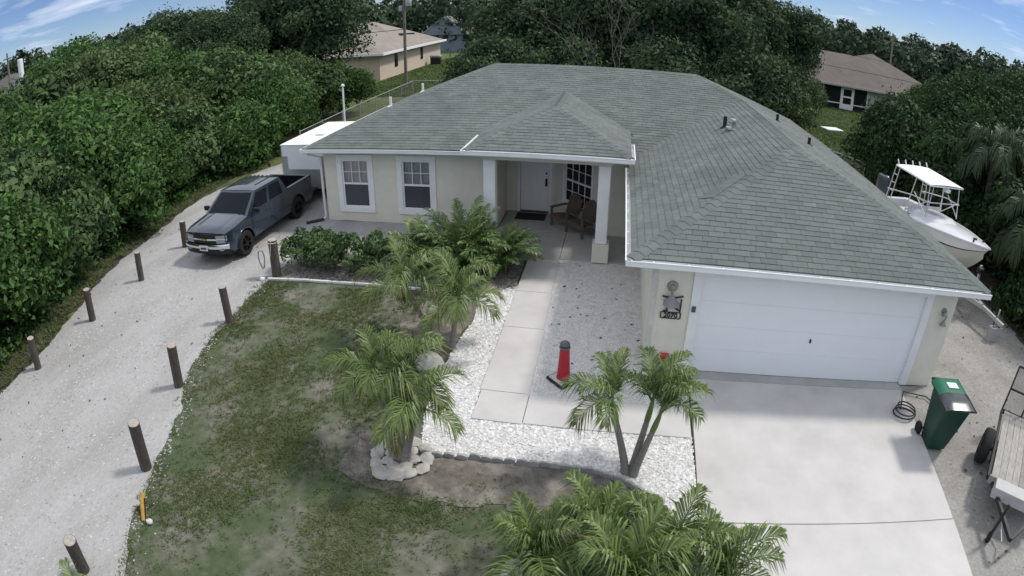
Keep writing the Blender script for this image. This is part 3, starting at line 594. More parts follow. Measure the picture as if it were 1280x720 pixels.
# ------------------------------------------------------------------ pickup truck
M_paint = mat('truck_paint', (.019, .033, .049), .25, .04, 2., metal=.3, coat=1., spec=.5)
M_tint = mat('tinted_glass', (.008, .010, .014), .08, 0, spec=.12)
M_chrome = mat('chrome', (.75, .77, .8), .16, 0, metal=1.)
M_plas = mat('black_plastic', (.018, .018, .02), .55, .05, 8.)
M_rub = mat('tyre_rubber', (.018, .018, .018), .85, .15, 20.)
M_rim = mat('dark_rim', (.03, .03, .032), .35, metal=.7)
M_lamp = mat('lamp_lens', (.22, .235, .25), .08, 0, spec=.8, coat=1)
tk = empty('pickup_truck', (-12.13, 5.45, -.004), R(-1.2), 'dark grey blue crew cab pickup truck parked on the gravel beside the house', 'pickup truck')
Y = lambda s: s-2.52
SA1, SA2, RA, ZA = .92, 4.12, .46, .41
def hwid(s):
    w = .875
    if s < .5: w -= .13*(1-s/.5)**2
    if s > 4.9: w -= .03*((s-4.9)/.36)**2
    return w
def ztop(s): return 1.0+.13*min(1, max(0, (s-.05)/1.1))**.7 if s < 1.25 else (1.135 if s < 3.6 else 1.20)
def zbot(s):
    z = .40 if s > .25 else .46
    for a in (SA1, SA2):
        if abs(s-a) < RA: z = max(z, ZA+math.sqrt(RA*RA-(s-a)**2))
    return z
def sx(s, z):
    t = (z-.72)/.45; return hwid(s)-.045*t*t*(1 if z > .72 else .55)
def side_pt(sgn, s, t, off=0, z0=None, z1=None):
    a, b = (zbot(s) if z0 is None else max(z0, zbot(s))), (ztop(s) if z1 is None else z1); z = a+(b-a)*t
    return (sgn*(sx(s, z)+off), Y(s), z)
body = MB()
cols = sorted({*np.linspace(.06, 5.2, 70).tolist(), *[a+RA*math.cos(k) for a in (SA1, SA2) for k in np.linspace(0, math.pi, 25)]})
nc = len(cols)-1
for sg in (-1, 1):
    body.grid(lambda u, v: side_pt(sg, cols[round(u*nc)], v), nc, 10, sg < 0)
    # arch lips
    for a in (SA1, SA2):
        body.tube([(sg*(sx(a+RA*math.cos(k), .7)+.006), Y(a+RA*math.cos(k)), ZA+RA*math.sin(k)) for k in np.linspace(.02, math.pi-.02, 15)], .022, 6)
        body.grid(lambda u, v: (sg*(.86-.3*v), Y(a+RA*math.cos(math.pi*u)), ZA+RA*math.sin(math.pi*u)), 14, 1, sg > 0)
# front face under the hood, tail face, rear under tail
body.grid(lambda u, v: ((2*u-1)*hwid(.06)*.985, Y(.06-.05*(1-(2*u-1)**2)), .46+.535*v), 16, 6)
body.grid(lambda u, v: ((2*u-1)*.84, Y(5.2), .5+.7*v), 4, 4, True)
body.build('body', M_paint, tk, smooth=40)
MB().grid(lambda u, v: ((2*u-1)*(sx(.06+1.2*v, ztop(.06+1.2*v))), Y(.06+1.2*v-.05*(1-(2*u-1)**2)*(1-v)), ztop(.06+1.2*v)+.065*(1-(2*u-1)**4)*min(1, .3+v*3)-.012*math.exp(-((abs(2*u-1)-.62)/.06)**2)), 28, 16).build('hood', M_paint, tk, smooth=40)
# cab: belt ring to roof ring
def cabpt(sg, t, k):   # t along length 0..1 at level k (0 belt, 1 roof)
    s0, s1, w = (1.14, 3.5, .83), (2.0, 3.12, .64), None
    return (sg*(.84+(.67-.84)*k), Y((1.16+(1.98-1.16)*k)+t*((3.66-1.16)+((3.42-1.98)-(3.66-1.16))*k)), 1.13+.55*k)
cab = MB()
for sg in (-1, 1): cab.grid(lambda u, v: cabpt(sg, u, v), 8, 4, sg < 0)
cab.grid(lambda u, v: (cabpt(1, 0, v)[0]*(2*u-1), cabpt(1, 0, v)[1]-.06*(1-(2*u-1)**2), cabpt(1, 0, v)[2]), 12, 4)
cab.grid(lambda u, v: (cabpt(1, 1, v)[0]*(2*u-1), cabpt(1, 1, v)[1]+.02*(1-(2*u-1)**2), cabpt(1, 1, v)[2]), 8, 4, True)
cab.grid(lambda u, v: ((2*u-1)*.67, cabpt(1, v, 1)[1]-(.06*(1-(2*u-1)**2) if v < .01 else 0), 1.68+.07*(1-abs(2*u-1)**2.6)*min(1, 6*v+.25)*min(1, 6*(1-v)+.3)), 14, 12)
cab.build('cab', M_paint, tk, smooth=38)
for k in range(6):
    x = -.42+.168*k
    MB().bb(x-.035, x+.035, Y(2.35), Y(3.38), 1.735-.05*abs(x), 1.756-.05*abs(x)).build('roof_rib', M_plas, tk, bevel=.006)
def on_front(u, v, off=.008): return (cabpt(1, 0, v)[0]*(2*u-1), cabpt(1, 0, v)[1]-.06*(1-(2*u-1)**2)-off, cabpt(1, 0, v)[2]+off*.5)
MB().grid(lambda u, v: on_front(.06+.88*u, .06+.86*v), 12, 6).build('windshield', M_tint, tk, smooth=40)
MB().grid(lambda u, v: (cabpt(1, 1, .12+.74*v)[0]*(2*u-1)*.86, cabpt(1, 1, .12+.74*v)[1]+.03, cabpt(1, 1, .12+.74*v)[2]), 4, 3, True).build('rear_window', M_tint, tk)
for sg in (-1, 1):
    def gpt(t, k, off=.007): p = cabpt(sg, t, k); return (p[0]+sg*off, p[1], p[2]+off*.4)
    for (ta0, ta1, tb0, tb1) in [(.10, .46, .08, .46), (.53, .86, .54, .92)]:
        MB().grid(lambda u, v: gpt((ta0+(ta1-ta0)*u)*(1-v)+(tb0+(tb1-tb0)*u)*v, .1+.76*v), 6, 4, sg < 0).build('side_window', M_tint, tk)
    for (s0, s1) in [(1.36, 2.40), (2.415, 3.45)]:
        dcols = np.linspace(s0, s1, 16)
        d = MB().grid(lambda u, v: side_pt(sg, s0+(s1-s0)*u, v, .007, .47, 1.125), 15, 8, sg < 0).build('door', M_paint, tk, smooth=40)
        MB().bar((sg*(sx(s1, .98)+.025), Y(s1-.24), .98), (sg*(sx(s1, .98)+.025), Y(s1-.07), .98), .022, .03).build('handle', M_paint, d, bevel=.005)
    MB().tube([(sg*.83, Y(1.52), 1.15), (sg*.95, Y(1.5), 1.2)], .018, 6).build('mirror_arm', M_plas, tk)
    MB().box((sg*1.0, Y(1.5), 1.23), (.2, .1, .15)).build('mirror', M_plas, tk, bevel=.025)
    # stacked headlights
    h = MB().grid(lambda u, v: (sg*(.44+.36*u), Y(.0+.10*u*u+.0)-.012, .86+.10*v), 6, 2, sg < 0).build('headlight', M_lamp, tk)
    MB().grid(lambda u, v: (sg*(.44+.345*u), Y(.0+.095*u*u)-.012, .73+.09*v), 6, 2, sg < 0).build('headlight', M_lamp, tk)
    MB().bb(sg*.62-.07, sg*.62+.07, Y(-.05), Y(.0), .52, .58).build('fog_lamp', M_lamp, tk)
MB().bb(-.43, .43, Y(-.02), Y(.02), .865, .955).build('grille', M_plas, tk)
MB().bb(-.43, .43, Y(-.02), Y(.02), .715, .80).build('grille', M_plas, tk)
MB().grid(lambda u, v: ((2*u-1)*.8, Y(-.035+.11*abs(2*u-1)**2.2), .808+.045*v), 16, 1).build('grille_bar', M_chrome, tk)
em = [(-.085, -.012), (-.03, -.012), (-.022, -.03), (.03, -.03), (.038, -.012), (.095, -.012), (.085, .014), (.03, .014), (.022, .032), (-.03, .032), (-.038, .014), (-.095, .014)]
MB().prism([(x, Y(-.062), .832+z) for x, z in em], (0, .02, 0)).build('emblem', mat('emblem_gold', (.45, .33, .09), .3, metal=.8), tk)
def bump_pt(u, v, z0, z1, out): x = (2*u-1)*.87; return (x, Y(-out+.17*abs(2*u-1)**3.), z0+(z1-z0)*v)
MB().grid(lambda u, v: bump_pt(u, v, .565, .70, .10+.02*math.sin(math.pi*v)), 20, 5).grid(lambda u, v: ((2*u-1)*.87, Y(-.10+.17*abs(2*u-1)**3.+.12*v), .70), 20, 1).build('front_bumper', M_chrome, tk, smooth=40)
MB().grid(lambda u, v: bump_pt(u, v, .40, .565, .07), 20, 3).build('lower_valance', M_plas, tk)
pl = MB().box((0, Y(-.135), .60), (.31, .012, .16)).build('license_plate', mat('plate_white', (.6, .62, .6), .5), tk)
MB().bb(-.11, .11, Y(-.147), Y(-.1425), .565, .625).build('plate_print', mat('plate_ink', (.05, .07, .1), .6), pl)
# cargo bed
bed = MB(); bw = .70
for sg in (-1, 1):
    bed.grid(lambda u, v: (sg*(.80-.10*v)*1.0, Y(3.72+1.42*u), 1.205-(.0 if v == 0 else .0)), 4, 1, sg > 0)
    bed.grid(lambda u, v: (sg*bw, Y(3.72+1.42*u), 1.205-.5*v), 4, 2, sg > 0)
bed.grid(lambda u, v: ((2*u-1)*bw, Y(3.72+1.42*v), .705), 4, 4).grid(lambda u, v: ((2*u-1)*bw, Y(3.73), .705+.5*v), 2, 2).grid(lambda u, v: ((2*u-1)*bw, Y(5.13), .705+.5*v), 2, 2, True)
bed.build('bed_liner', M_plas, tk)
MB().bb(-.72, .72, Y(5.13), Y(5.215), .62, 1.215).build('tailgate', M_paint, tk, bevel=.01)
for sg in (-1, 1): MB().bb(sg*.79-.055, sg*.79+.055, Y(3.66), Y(5.2), 1.19, 1.225).build('bed_rail', M_paint, tk, bevel=.012)
MB().bb(-.83, .83, Y(5.2), Y(5.34), .46, .60).build('rear_bumper', M_plas, tk, bevel=.02)
MB().bb(-.76, .76, Y(.3), Y(5.1), .30, .46).build('chassis', M_plas, tk)
def wheel(parent, loc, r, w, rim=M_rim, name='wheel', n=28, spokes=6, rimr=.62):
    wh = empty(name, loc); wh.parent = parent; Q = Matrix.Rotation(R(90), 3, 'Y')
    MB().lathe([(r*rimr, -w/2+.01), (r*.9, -w/2), (r*.985, -w/2+.03), (r, -w/4), (r, w/4), (r*.985, w/2-.03), (r*.9, w/2), (r*rimr, w/2-.01)], n, M=Q, caps=False).build('tyre', M_rub, wh, smooth=35)
    mb = MB().lathe([(r*rimr, -w/2+.012), (r*rimr*.93, -w/2+.02), (r*rimr*.93, w/2-.02), (r*rimr, w/2-.012)], n, M=Q, caps=False).lathe([(r*.16, -w/2+.0), (r*.16, w/2-.0)], 12, M=Q)
    for k in range(spokes):
        a = 2*math.pi*k/spokes
        for e in (-1, 1): mb.bar((e*(w/2-.03), 0, 0), (e*(w/2-.02), r*rimr*.95*math.cos(a), r*rimr*.95*math.sin(a)), r*.15, .03)
    mb.lathe([(r*rimr*.94, -.01), (r*rimr*.94, .01)], n, M=Q); mb.build('rim', rim, wh); return wh
for sg in (-1, 1):
    for s in (SA1, SA2): wheel(tk, (sg*.755, Y(s), .385), .385, .255)

# ------------------------------------------------------------------ enclosed cargo trailer behind the truck
M_tw = mat('trailer_white', (.76, .78, .79), .4, .03, 1.5); M_dp = mat('diamond_plate', (.42, .44, .45), .4, .2, 40., metal=.6)
ct = empty('cargo_trailer', (-11.95, 9.0, 0), 0, 'white enclosed cargo trailer between the pickup bed and the house', 'trailer')
MB().bb(-.95, .95, 0, 4.1, .42, 2.06).build('body', M_tw, ct, bevel=.03)
MB().bb(-.97, .97, -.02, 4.12, 2.06, 2.11).build('roof', M_wht, ct, bevel=.02)
MB().bb(-.18, .18, 1.4, 1.75, 2.11, 2.17).build('roof_vent', M_soff, ct, bevel=.02)
MB().bb(-.955, .955, -.012, -.001, .42, 1.16).build('stone_guard', M_dp, ct)
MB().bb(-.955, -.70, -.014, -.001, 1.17, 1.66).build('corner_panel', M_dp, ct); MB().bb(.74, .955, -.014, -.001, 1.17, 1.66).build('corner_panel', M_dp, ct)
for sg in (-1, 1): MB().bb(sg*.955-.02, sg*.955+.02, -.02, .02, .42, 2.05).build('corner_post', M_chrome, ct)
MB().bb(-.5, .5, -.85, 0, .40, .48).build('tongue', M_plas, ct)
for sg in (-1, 1): wheel(ct, (sg*.86, 2.2, .33), .33, .2)
MB().bb(-.7, .7, .1, 4, .3, .42).build('frame', M_plas, ct)

# ------------------------------------------------------------------ boat on its trailer
M_gel = mat('gelcoat', (.66, .67, .69), .25, .02, 2., coat=.5); M_hullg = mat('hull_cream', (.46, .46, .41), .3, .03, 2., coat=.4)
M_alu = mat('aluminium', (.72, .73, .74), .3, .04, 8., metal=.8)
bt = empty('boat', (9.28, 6.4, 0), math.atan2(1.0, 5.1)*1.0, 'white motorboat with hardtop on pipe frame parked beside the garage roof', 'boat')
# local: bow towards -y, stern +y ; t 0 bow .. 1 stern
def hb(t): return .95*(1-(1-min(1, t/.62))**2.3)*(1 if t < .8 else 1-.06*(t-.8)/.2)
def by(t): return -2.72+5.25*t
def sheer(t): return 2.10-.42*t**.8
def keel(t): return .78+.95*max(0, 1-t/.34)**2.2
def hull_pt(sg, t, v):   # v 0 keel .. 1 sheer
    zc = keel(t)+.34*(1-max(0, 1-t/.4)**1.5)+.15; zk, zs = keel(t), sheer(t); w = hb(t)
    chine = (.80*w, min(zc, zs-.1))
    if v < .4: k = v/.4; return (sg*chine[0]*k, by(t)+.0, zk+(chine[1]-zk)*k)
    k = (v-.4)/.6; return (sg*(chine[0]+(w-chine[0])*k**.7), by(t)-.18*k*max(0, 1-t/.25), chine[1]+(zs-chine[1])*k)
hl = MB()
for sg in (-1, 1): hl.grid(lambda u, v: hull_pt(sg, u, v), 36, 12, sg > 0)
hl.add([hull_pt(1, 1, k/8) for k in range(9)]+[hull_pt(-1, 1, k/8) for k in range(8, 0, -1)], [tuple(range(17))])
hl.build('hull', M_hullg, bt, smooth=40)
for sg in (-1, 1):
    MB().grid(lambda u, v: tuple(np.array(hull_pt(sg, u, .74+.25*v))+np.array((sg*.008, 0, 0))), 36, 4, sg > 0).build('topside', M_gel, bt, smooth=40)
    MB().grid(lambda u, v: tuple(np.array(hull_pt(sg, u, .71+.03*v))+np.array((sg*.009, 0, 0))), 36, 1, sg > 0).build('boot_stripe', M_blk, bt, smooth=40)
rub = MB()
for sg in (-1, 1): rub.tube([tuple(np.array(hull_pt(sg, t, 1))+np.array((sg*.012, 0, 0))) for t in np.linspace(0, 1, 30)], .03, 6)
rub.build('rub_rail', M_gel, bt, smooth=60)
dk = MB().grid(lambda u, v: ((2*u-1)*hb(.56*v)*.99+0, by(.56*v)-.18*max(0, 1-.56*v/.25), sheer(.56*v)+.02+.10*(1-(2*u-1)**2)*min(1, v*2.2)), 12, 20)
dk.build('foredeck', M_gel, bt, smooth=50)
for sg in (-1, 1):
    MB().grid(lambda u, v: (sg*(hb(.56+.44*u)-.2*v), by(.56+.44*u), sheer(.56+.44*u)+.02+.02*math.sin(math.pi*v)), 10, 4, sg > 0).build('gunwale', M_gel, bt, smooth=50)
    MB().grid(lambda u, v: (sg*(hb(.56+.44*u)-.2), by(.56+.44*u), sheer(.56+.44*u)+.02-.62*v), 10, 2, sg > 0).build('cockpit_side', M_gel, bt)
MB().bb(-.84, .84, by(.56), by(1)-.05, 1.04, 1.08).build('cockpit_floor', M_gel, bt)
MB().bb(-.95, .95, by(.97), by(1)+.03, 1.1, sheer(1)+.03).build('transom', M_gel, bt, bevel=.02)
# raised cabin trunk with small dark side ports
ct0, ct1 = .30, .60
def trunk(u, v):
    t = ct0+(ct1-ct0)*v; w = (hb(t)-.22)*min(1, .75+v*.6); e = abs(2*u-1); return ((2*u-1)*w, by(t), sheer(t)+.05+.17*min(1, v*2.5)*(1-e**5))
MB().grid(trunk, 18, 14).build('cabin_trunk', M_gel, bt, smooth=50)
MB().grid(lambda u, v: ((2*u-1)*(hb(.6)-.22), by(.6), 1.1+(sheer(.6)-1.1+.30)*v), 2, 2).build('bulkhead', M_gel, bt)
for sg in (-1, 1): MB().box((sg*.90, by(.66), 1.79), (.03, .42, .11)).build('side_port', M_blk, bt, bevel=.01)
for sg in (-1, 1): MB().lathe([(.035, 0), (.025, .05)], 10, (sg*.22, by(.07), sheer(.07)+.04)).build('cleat', M_blk, bt)
MB().lathe([(.07, 0), (.07, .03)], 12, (0, by(.1), sheer(.1)+.06)).build('deck_hatch', M_blk, bt)
# console, windscreen frame, seat
MB().bb(-.42, .42, by(.60), by(.68), 1.08, 2.0).build('console', M_gel, bt, bevel=.04)
MB().bb(-.4, .4, by(.78), by(.86), 1.08, 1.62).build('helm_seat', M_gel, bt, bevel=.04)
# hardtop on pipe frame
zt = 3.10
MB().grid(lambda u, v: ((2*u-1)*.74, by(.43)+1.95*v, zt+.07*(1-(2*u-1)**2)*math.sin(math.pi*min(1, .15+.7*v))-.05*(1-v)), 12, 12).grid(lambda u, v: ((2*u-1)*.74, by(.43)+1.95*v, zt-.045-.05*(1-v)), 4, 4, True).grid(lambda u, v: ((2*u-1)*.74, by(.43), zt-.095+.045*v), 4, 1).grid(lambda u, v: (-.74, by(.43)+1.95*u, zt-.045-.05*(1-u)+.045*v), 4, 1, True).grid(lambda u, v: (.74, by(.43)+1.95*u, zt-.045-.05*(1-u)+.045*v), 4, 1).grid(lambda u, v: ((2*u-1)*.74, by(.43)+1.95, zt-.045+.045*v), 4, 1, True).build('hardtop', M_wht, bt, smooth=40)
def pipes(lst, nm='pipe_frame', r=.019):
    for q in lst: MB().tube(q, r, 7).build(nm, M_alu, bt)
yb0, yb1 = by(.43)+.12, by(.43)+1.8
for sg in (-1, 1):
    pipes([[(sg*.80, yb1+.12, sheer(.95)), (sg*.66, yb1, zt-.06)], [(sg*.80, yb1+.38, sheer(.97)), (sg*.66, yb1+.22, zt-.05)],
           [(sg*.78, by(.62), sheer(.6)+.05), (sg*.66, yb0+.72, zt-.07)], [(sg*.70, yb0-.12, sheer(.48)+.2), (sg*.66, yb0, zt-.1)],
           [(sg*.78, by(.62), sheer(.6)+.1), (sg*.66, yb0-.08, zt-.55)], [(sg*.70, yb0-.1, sheer(.48)+.25), (sg*.76, yb0+.6, zt-.5)],
           [(sg*.80, yb1+.3, 2.25), (sg*.78, yb0+.62, zt-.62), (sg*.66, yb0-.08, zt-.6)]])
    for k in range(1, 5):
        f = k/5; a = Vector((sg*.80, yb1+.12, sheer(.95))).lerp(Vector((sg*.66, yb1, zt-.06)), f); c = Vector((sg*.80, yb1+.38, sheer(.97))).lerp(Vector((sg*.66, yb1+.22, zt-.05)), f)
        pipes([[a, c]], 'ladder_rung', .015)
pipes([[(-.72, yb0-.08, zt-.6), (.72, yb0-.08, zt-.6)], [(-.3, yb0+.3, sheer(.5)+.3), (-.2, yb0+.3, zt-.08)], [(.3, yb0+.3, sheer(.5)+.3), (.2, yb0+.3, zt-.08)]])
for k in range(5):
    x = -.64+.32*k; MB().tube([(x, by(.43)+1.9, zt-.03), (x, by(.43)+2.02, zt+.16)], .022, 7).build('rod_holder', M_gel, bt)
MB().lathe([(.05, 0), (.13, .02), (.13, .10), (.04, .15)], 14, (.1, by(.43)+.1, zt-.26)).build('spot_light', M_gel, bt)
# outboard motor
ob = MB().grid(lambda u, v: (.24*math.cos(2*math.pi*u)*(1-.35*v*v)*(1 if v < .97 else .5), 2.98+.05*v+.34*math.sin(2*math.pi*u)*(1-.3*v*v)*(1 if v < .97 else .5), 1.55+.78*math.sin(v*math.pi/2)), 20, 10, False)
om = ob.build('outboard_motor', mat('motor_grey', (.045, .055, .068), .3, .05, 4., coat=.4), bt, smooth=50)
for e in (-.222, .222): MB().box((e, 2.985, 1.54), (.045, .33, .08)).build('motor_stripe', M_chrome, om)
MB().bb(-.1, .1, 2.78, 3.1, .75, 1.36).bb(-.14, .14, 2.60, 2.8, 1.15, 1.45).build('motor_leg', M_blk, bt, bevel=.02)
MB().bb(-.02, .02, 2.85, 3.2, .42, .76).build('skeg', M_blk, bt)
# boat trailer
bx = empty('boat_trailer', (9.28, 6.4, 0), math.atan2(1.0, 5.1), 'galvanised boat trailer under the white motorboat with tongue on concrete blocks', 'trailer')
M_galv = mat('galvanised', (.48, .5, .5), .45, .15, 20., metal=.7)
for sg in (-1, 1):
    MB().bar((sg*.62, 2.5, .55), (sg*.62, -1.0, .55), .07, .12).build('rail', M_galv, bx); MB().bar((sg*.62, -1.0, .55), (0, -3.3, .55), .07, .12).build('rail', M_galv, bx)
    MB().bar((sg*.55, 2.4, .84), (sg*.5, -.9, .84), .12, .06).build('bunk', mat('bunk_carpet', (.05, .05, .055), .95), bx)
    for yy in (2.2, .2, -.8): MB().bar((sg*.55, yy, .6), (sg*.53, yy, .82), .05).build('bunk_post', M_galv, bx)
    wheel(bx, (sg*.95, 1.0, .32), .32, .2, M_galv)
MB().bar((-.95, 1.0, .34), (.95, 1.0, .34), .06).build('axle', M_galv, bx)
MB().bar((0, -3.2, .56), (0, -4.3, .5), .08, .1).build('tongue', M_galv, bx); MB().bar((0, -2.75, .55), (0, -2.75, 1.55), .07).build('winch_post', M_galv, bx); MB().box((0, -2.75, 1.4), (.2, .16, .16)).build('winch', M_blk, bx, bevel=.02)
MB().tube([(.12, -3.9, .78), (.12, -3.9, .12)], .03, 8).lathe([(.09, -.03), (.09, .03)], 14, (.12, -3.9, .1), Matrix.Rotation(R(90), 3, 'Y')).build('jack', M_galv, bx)
tip = bx.matrix_basis if False else None
M_cb = mat('cinder_block', (.36, .36, .35), .95, .2, 14., .5, 50)
def cinder(loc, rz, rx, label):
    o = empty('concrete_block', loc, rz, label, 'concrete block'); o.rotation_euler.x = rx
    mb = MB().bb(-.2, .2, -.1, -.068, 0, .2).bb(-.2, .2, .068, .1, 0, .2)
    for a, c in ((-.2, -.165), (-.018, .018), (.165, .2)): mb.bb(a, c, -.068, .068, 0, .2)
    mb.build('block', M_cb, o); return o
cinder((9.95, 2.30, .0), R(15), 0, 'lower grey concrete block under the boat trailer tongue'); cinder((9.97, 2.31, .2), R(8), 0, 'upper grey concrete block carrying the boat trailer tongue')

# ------------------------------------------------------------------ utility trailer at the frame's edge
M_wood = mat('weathered_plank', (.30, .285, .26), .9, .25, 6., .4, 30, stretch=(6, 1, 6), objrnd=.18)
ut = empty('utility_trailer', (6.21, -3.58, 0), math.atan2(.6, .8)*-1, 'open utility trailer with weathered plank deck and black gate frame', 'trailer')
# local: x right, y back, origin at front-left corner
for k in range(9):
    MB().bb(.06+k*.152, .06+k*.152+.145, .0, 2.42, .53+random.uniform(0, .004), .565).build('plank', M_wood, ut)
M_tf = mat('trailer_black', (.02, .02, .021), .5, .1, 10.)
for (a, c) in [((0, 0), (0, 2.45)), ((1.5, 0), (1.5, 2.45)), ((0, 0), (1.5, 0)), ((0, 2.45), (1.5, 2.45))]:
    MB().bar((*a, .52), (*c, .52), .05, .09).build('deck_rail', M_tf, ut)
for x in (0, .5, 1.0, 1.5): MB().bar((x, 2.5, .5), (x, 2.62, 1.5), .035).build('gate_bar', M_tf, ut)
for z in (.5, 1.0, 1.5): MB().bar((0, 2.5+.12*(z-.5), z), (1.5, 2.5+.12*(z-.5), z), .035).build('gate_bar', M_tf, ut)
MB().grid(lambda u, v: (1.5*u, 2.5+.12*v*1.0, .52+.97*v), 1, 1).build('gate_mesh', glassmat('gate_mesh_wire', (.12, .12, .12), .35, .5, .2), ut)
MB().bb(.02, 1.48, -.07, -.026, .46, .62).build('front_board', M_wood, ut)
MB().bb(.16, 1.3, -.40, -.08, .44, .66).build('tool_box', mat('box_grey', (.40, .40, .39), .5, .1, 8.), ut, bevel=.012)
wheel(ut, (-.17, 1.2, .35), .35, .22, M_tf); wheel(ut, (1.65, 1.25, .31), .31, .2, M_tf)
MB().bar((-.15, 1.25, .31), (1.65, 1.25, .31), .05).build('axle', M_tf, ut)
MB().bar((.1, 0, .48), (.75, -1.25, .46), .06, .08).build('tongue', M_tf, ut); MB().bar((1.4, 0, .48), (.75, -1.25, .46), .06, .08).build('tongue', M_tf, ut)
j = MB().tube([(.45, -.95, .85), (.45, -.95, .16)], .03, 8).build('tongue_jack', M_tf, ut)
MB().lathe([(.10, -.03), (.10, .03)], 16, (.45, -.95, .1), Matrix.Rotation(R(90), 3, 'Y')).build('jack_wheel', M_rub, j)
MB().tube([(.5, -.6, .45), (.62, -.75, .2), (.72, -.95, .12), (.8, -1.1, .32)], .015, 6).build('safety_chain', M_galv, ut)

# ------------------------------------------------------------------ wheeled bin
M_bin = mat('bin_green', (.008, .042, .030), .45, .08, 5.); M_bing = mat('bin_lid_green', (.02, .13, .075), .4, .06, 5.)
bn = empty('wheeled_bin', (5.83, -2.02, -.004), R(-4), 'dark green wheeled rubbish bin with glossy lid beside the driveway', 'bin'); bn.scale = (1.06, 1.1, 1.13)
def binpt(u, v):
    a = 2*math.pi*u; c, s = math.cos(a), math.sin(a); e = .28; q = lambda k: math.copysign(abs(k)**e, k)
    return (q(c)*(.20+.115*v), .04+q(s)*(.24+.14*v)-.04*v, .05+.95*v)
MB().grid(binpt, 40, 8).add([binpt(k/40, 0) for k in range(40)], [tuple(range(40))[::-1]]).build('body', M_bin, bn, smooth=40)
MB().bb(-.325, .325, -.40, .40, .965, 1.0).build('rim', M_bin, bn, bevel=.01)
MB().grid(lambda u, v: (-.33+.66*u, -.02+.42*v, 1.01+.075*(1-(2*u-1)**6)*(1-.25*(1-v)**2)), 12, 6).bb(-.33, .33, -.02, .40, 1.0, 1.012).build('lid_rear', M_bing, bn, smooth=40)
MB().grid(lambda u, v: (-.34+.68*u, -.45+.42*v, 1.005+.075*(1-(2*u-1)**6)*min(1, .25+v*1.4)), 12, 6).bb(-.34, .34, -.45, -.03, .985, 1.006).build('lid_front', mat('bin_lid_grey', (.045, .05, .05), .16, .05, 5., spec=.6), bn, smooth=40)
MB().bb(-.09, .13, .1, .27, 1.084, 1.089).build('lid_sticker', mat('sticker', (.62, .64, .62), .6), bn)
MB().tube([(-.3, .36, 1.0), (-.3, .47, 1.02), (.3, .47, 1.02), (.3, .36, 1.0)], .022, 8).build('handle', M_bin, bn)
for sg in (-1, 1): wheel(bn, (sg*.27, .30, .12), .12, .06, M_plas, spokes=4)
MB().bar((-.26, .3, .12), (.26, .3, .12), .025).build('axle', M_plas, bn)
for k in range(5): MB().bb(-.30, -.285, -.42+.1*k, -.36+.1*k, 1.0, 1.03).build('lid_notch', M_plas, bn)
# coiled black hose beside it
mb = MB(); pts = [(5.45+.28*math.cos(a)*(1-.02*a), -1.15+.22*math.sin(a), .04+.012*a) for a in np.linspace(0, 16, 70)]+[(5.6, -.6, .12), (5.75, -.35, .06), (6.3, -.5, .05), (6.6, -1.2, .05)]
tag(mb.tube(pts, .016, 6).build('garden_hose', mat('hose_black', (.03, .035, .033), .5), smooth=60), 'black hose coiled on the ground behind the green bin', 'hose')

# ------------------------------------------------------------------ small things about the yard
lh = empty('lighthouse_ornament', (-1.53, -.66, .02), 0, 'red lighthouse garden ornament with black lantern on square base', 'garden ornament')
Mred = mat('ornament_red', (.40, .02, .035), .5, .08, 8.)
MB().box((0, 0, .02), (.46, .46, .05), R(45)).build('base_rim', M_blk, lh); MB().box((0, 0, .052), (.40, .40, .016), R(45)).build('base', mat('base_shell', (.5, .49, .48), .9, .3, 30.), lh)
MB().lathe([(.135, .06), (.125, .1), (.09, .70), (.088, .72)], 10, (0, 0, 0)).build('tower', Mred, lh, smooth=30)
MB().lathe([(.105, .72), (.11, .74), (.10, .755), (.07, .757), (.07, .79), (.10, .80), (.08, .84), (.02, .88)], 10, (0, 0, 0)).build('lantern', mat('lantern_grey', (.11, .11, .12), .5), lh, smooth=30)
# timber posts along the gravel drive
M_post = mat('post_wood', (.085, .071, .062), .9, .35, 8., .6, 40, stretch=(4, 4, .7), objrnd=.15); M_cut = mat('post_end', (.33, .30, .26), .9, .25, 20., .3, 40)
def post(loc, h, r, tilt, label, endm=M_cut):
    p = empty('timber_post', loc, 0, label, 'post', 'timber posts lining the gravel drive'); p.rotation_euler = (tilt[0], tilt[1], p.rotation_euler[2])
    MB().tube([(0, 0, -.1), (0, 0, h*.5), (.0, 0, h)], [r*1.03, r, r*.99], 14).build('shaft', M_post, p, smooth=50)
    MB().lathe([(r*.98, h-.005), (r*.9, h+.008)], 14).build('cut_end', endm, p); return p
post((-13.6, -3.22, 0), .88, .095, (.0, .2), 'dark timber post on the thicket side nearest the camera')
post((-13.79, -.82, 0), .93, .10, (0, .14), 'dark timber post on the thicket side, second from the camera')
post((-13.97, 1.61, 0), .90, .095, (0, .11), 'dark timber post on the thicket side, third from the camera')
post((-14.13, 4.12, 0), .88, .105, (0, .07), 'dark timber post beside the passenger front corner of the pickup')
post((-9.49, .08, 0), .92, .10, (0, 0), 'timber post at the lawn edge, second from the shrub bed')
post((-9.11, -2.58, 0), 1.0, .105, (0, .14), 'timber post with pale rim halfway down the lawn edge')
post((-8.19, -4.94, 0), 1.06, .11, (0, .17), 'tall leaning timber post at the lawn edge above the yellow stub')
post((-7.82, -7.36, 0), .8, .11, (0, .25), 'timber post at the bottom corner half hidden by a palm frond')
hp = post((-9.58, 2.64, 0), 1.06, .13, (0, .03), 'thick timber post with rope at the corner of the shrub bed')
M_rope = mat('rope', (.50, .48, .42), .9)
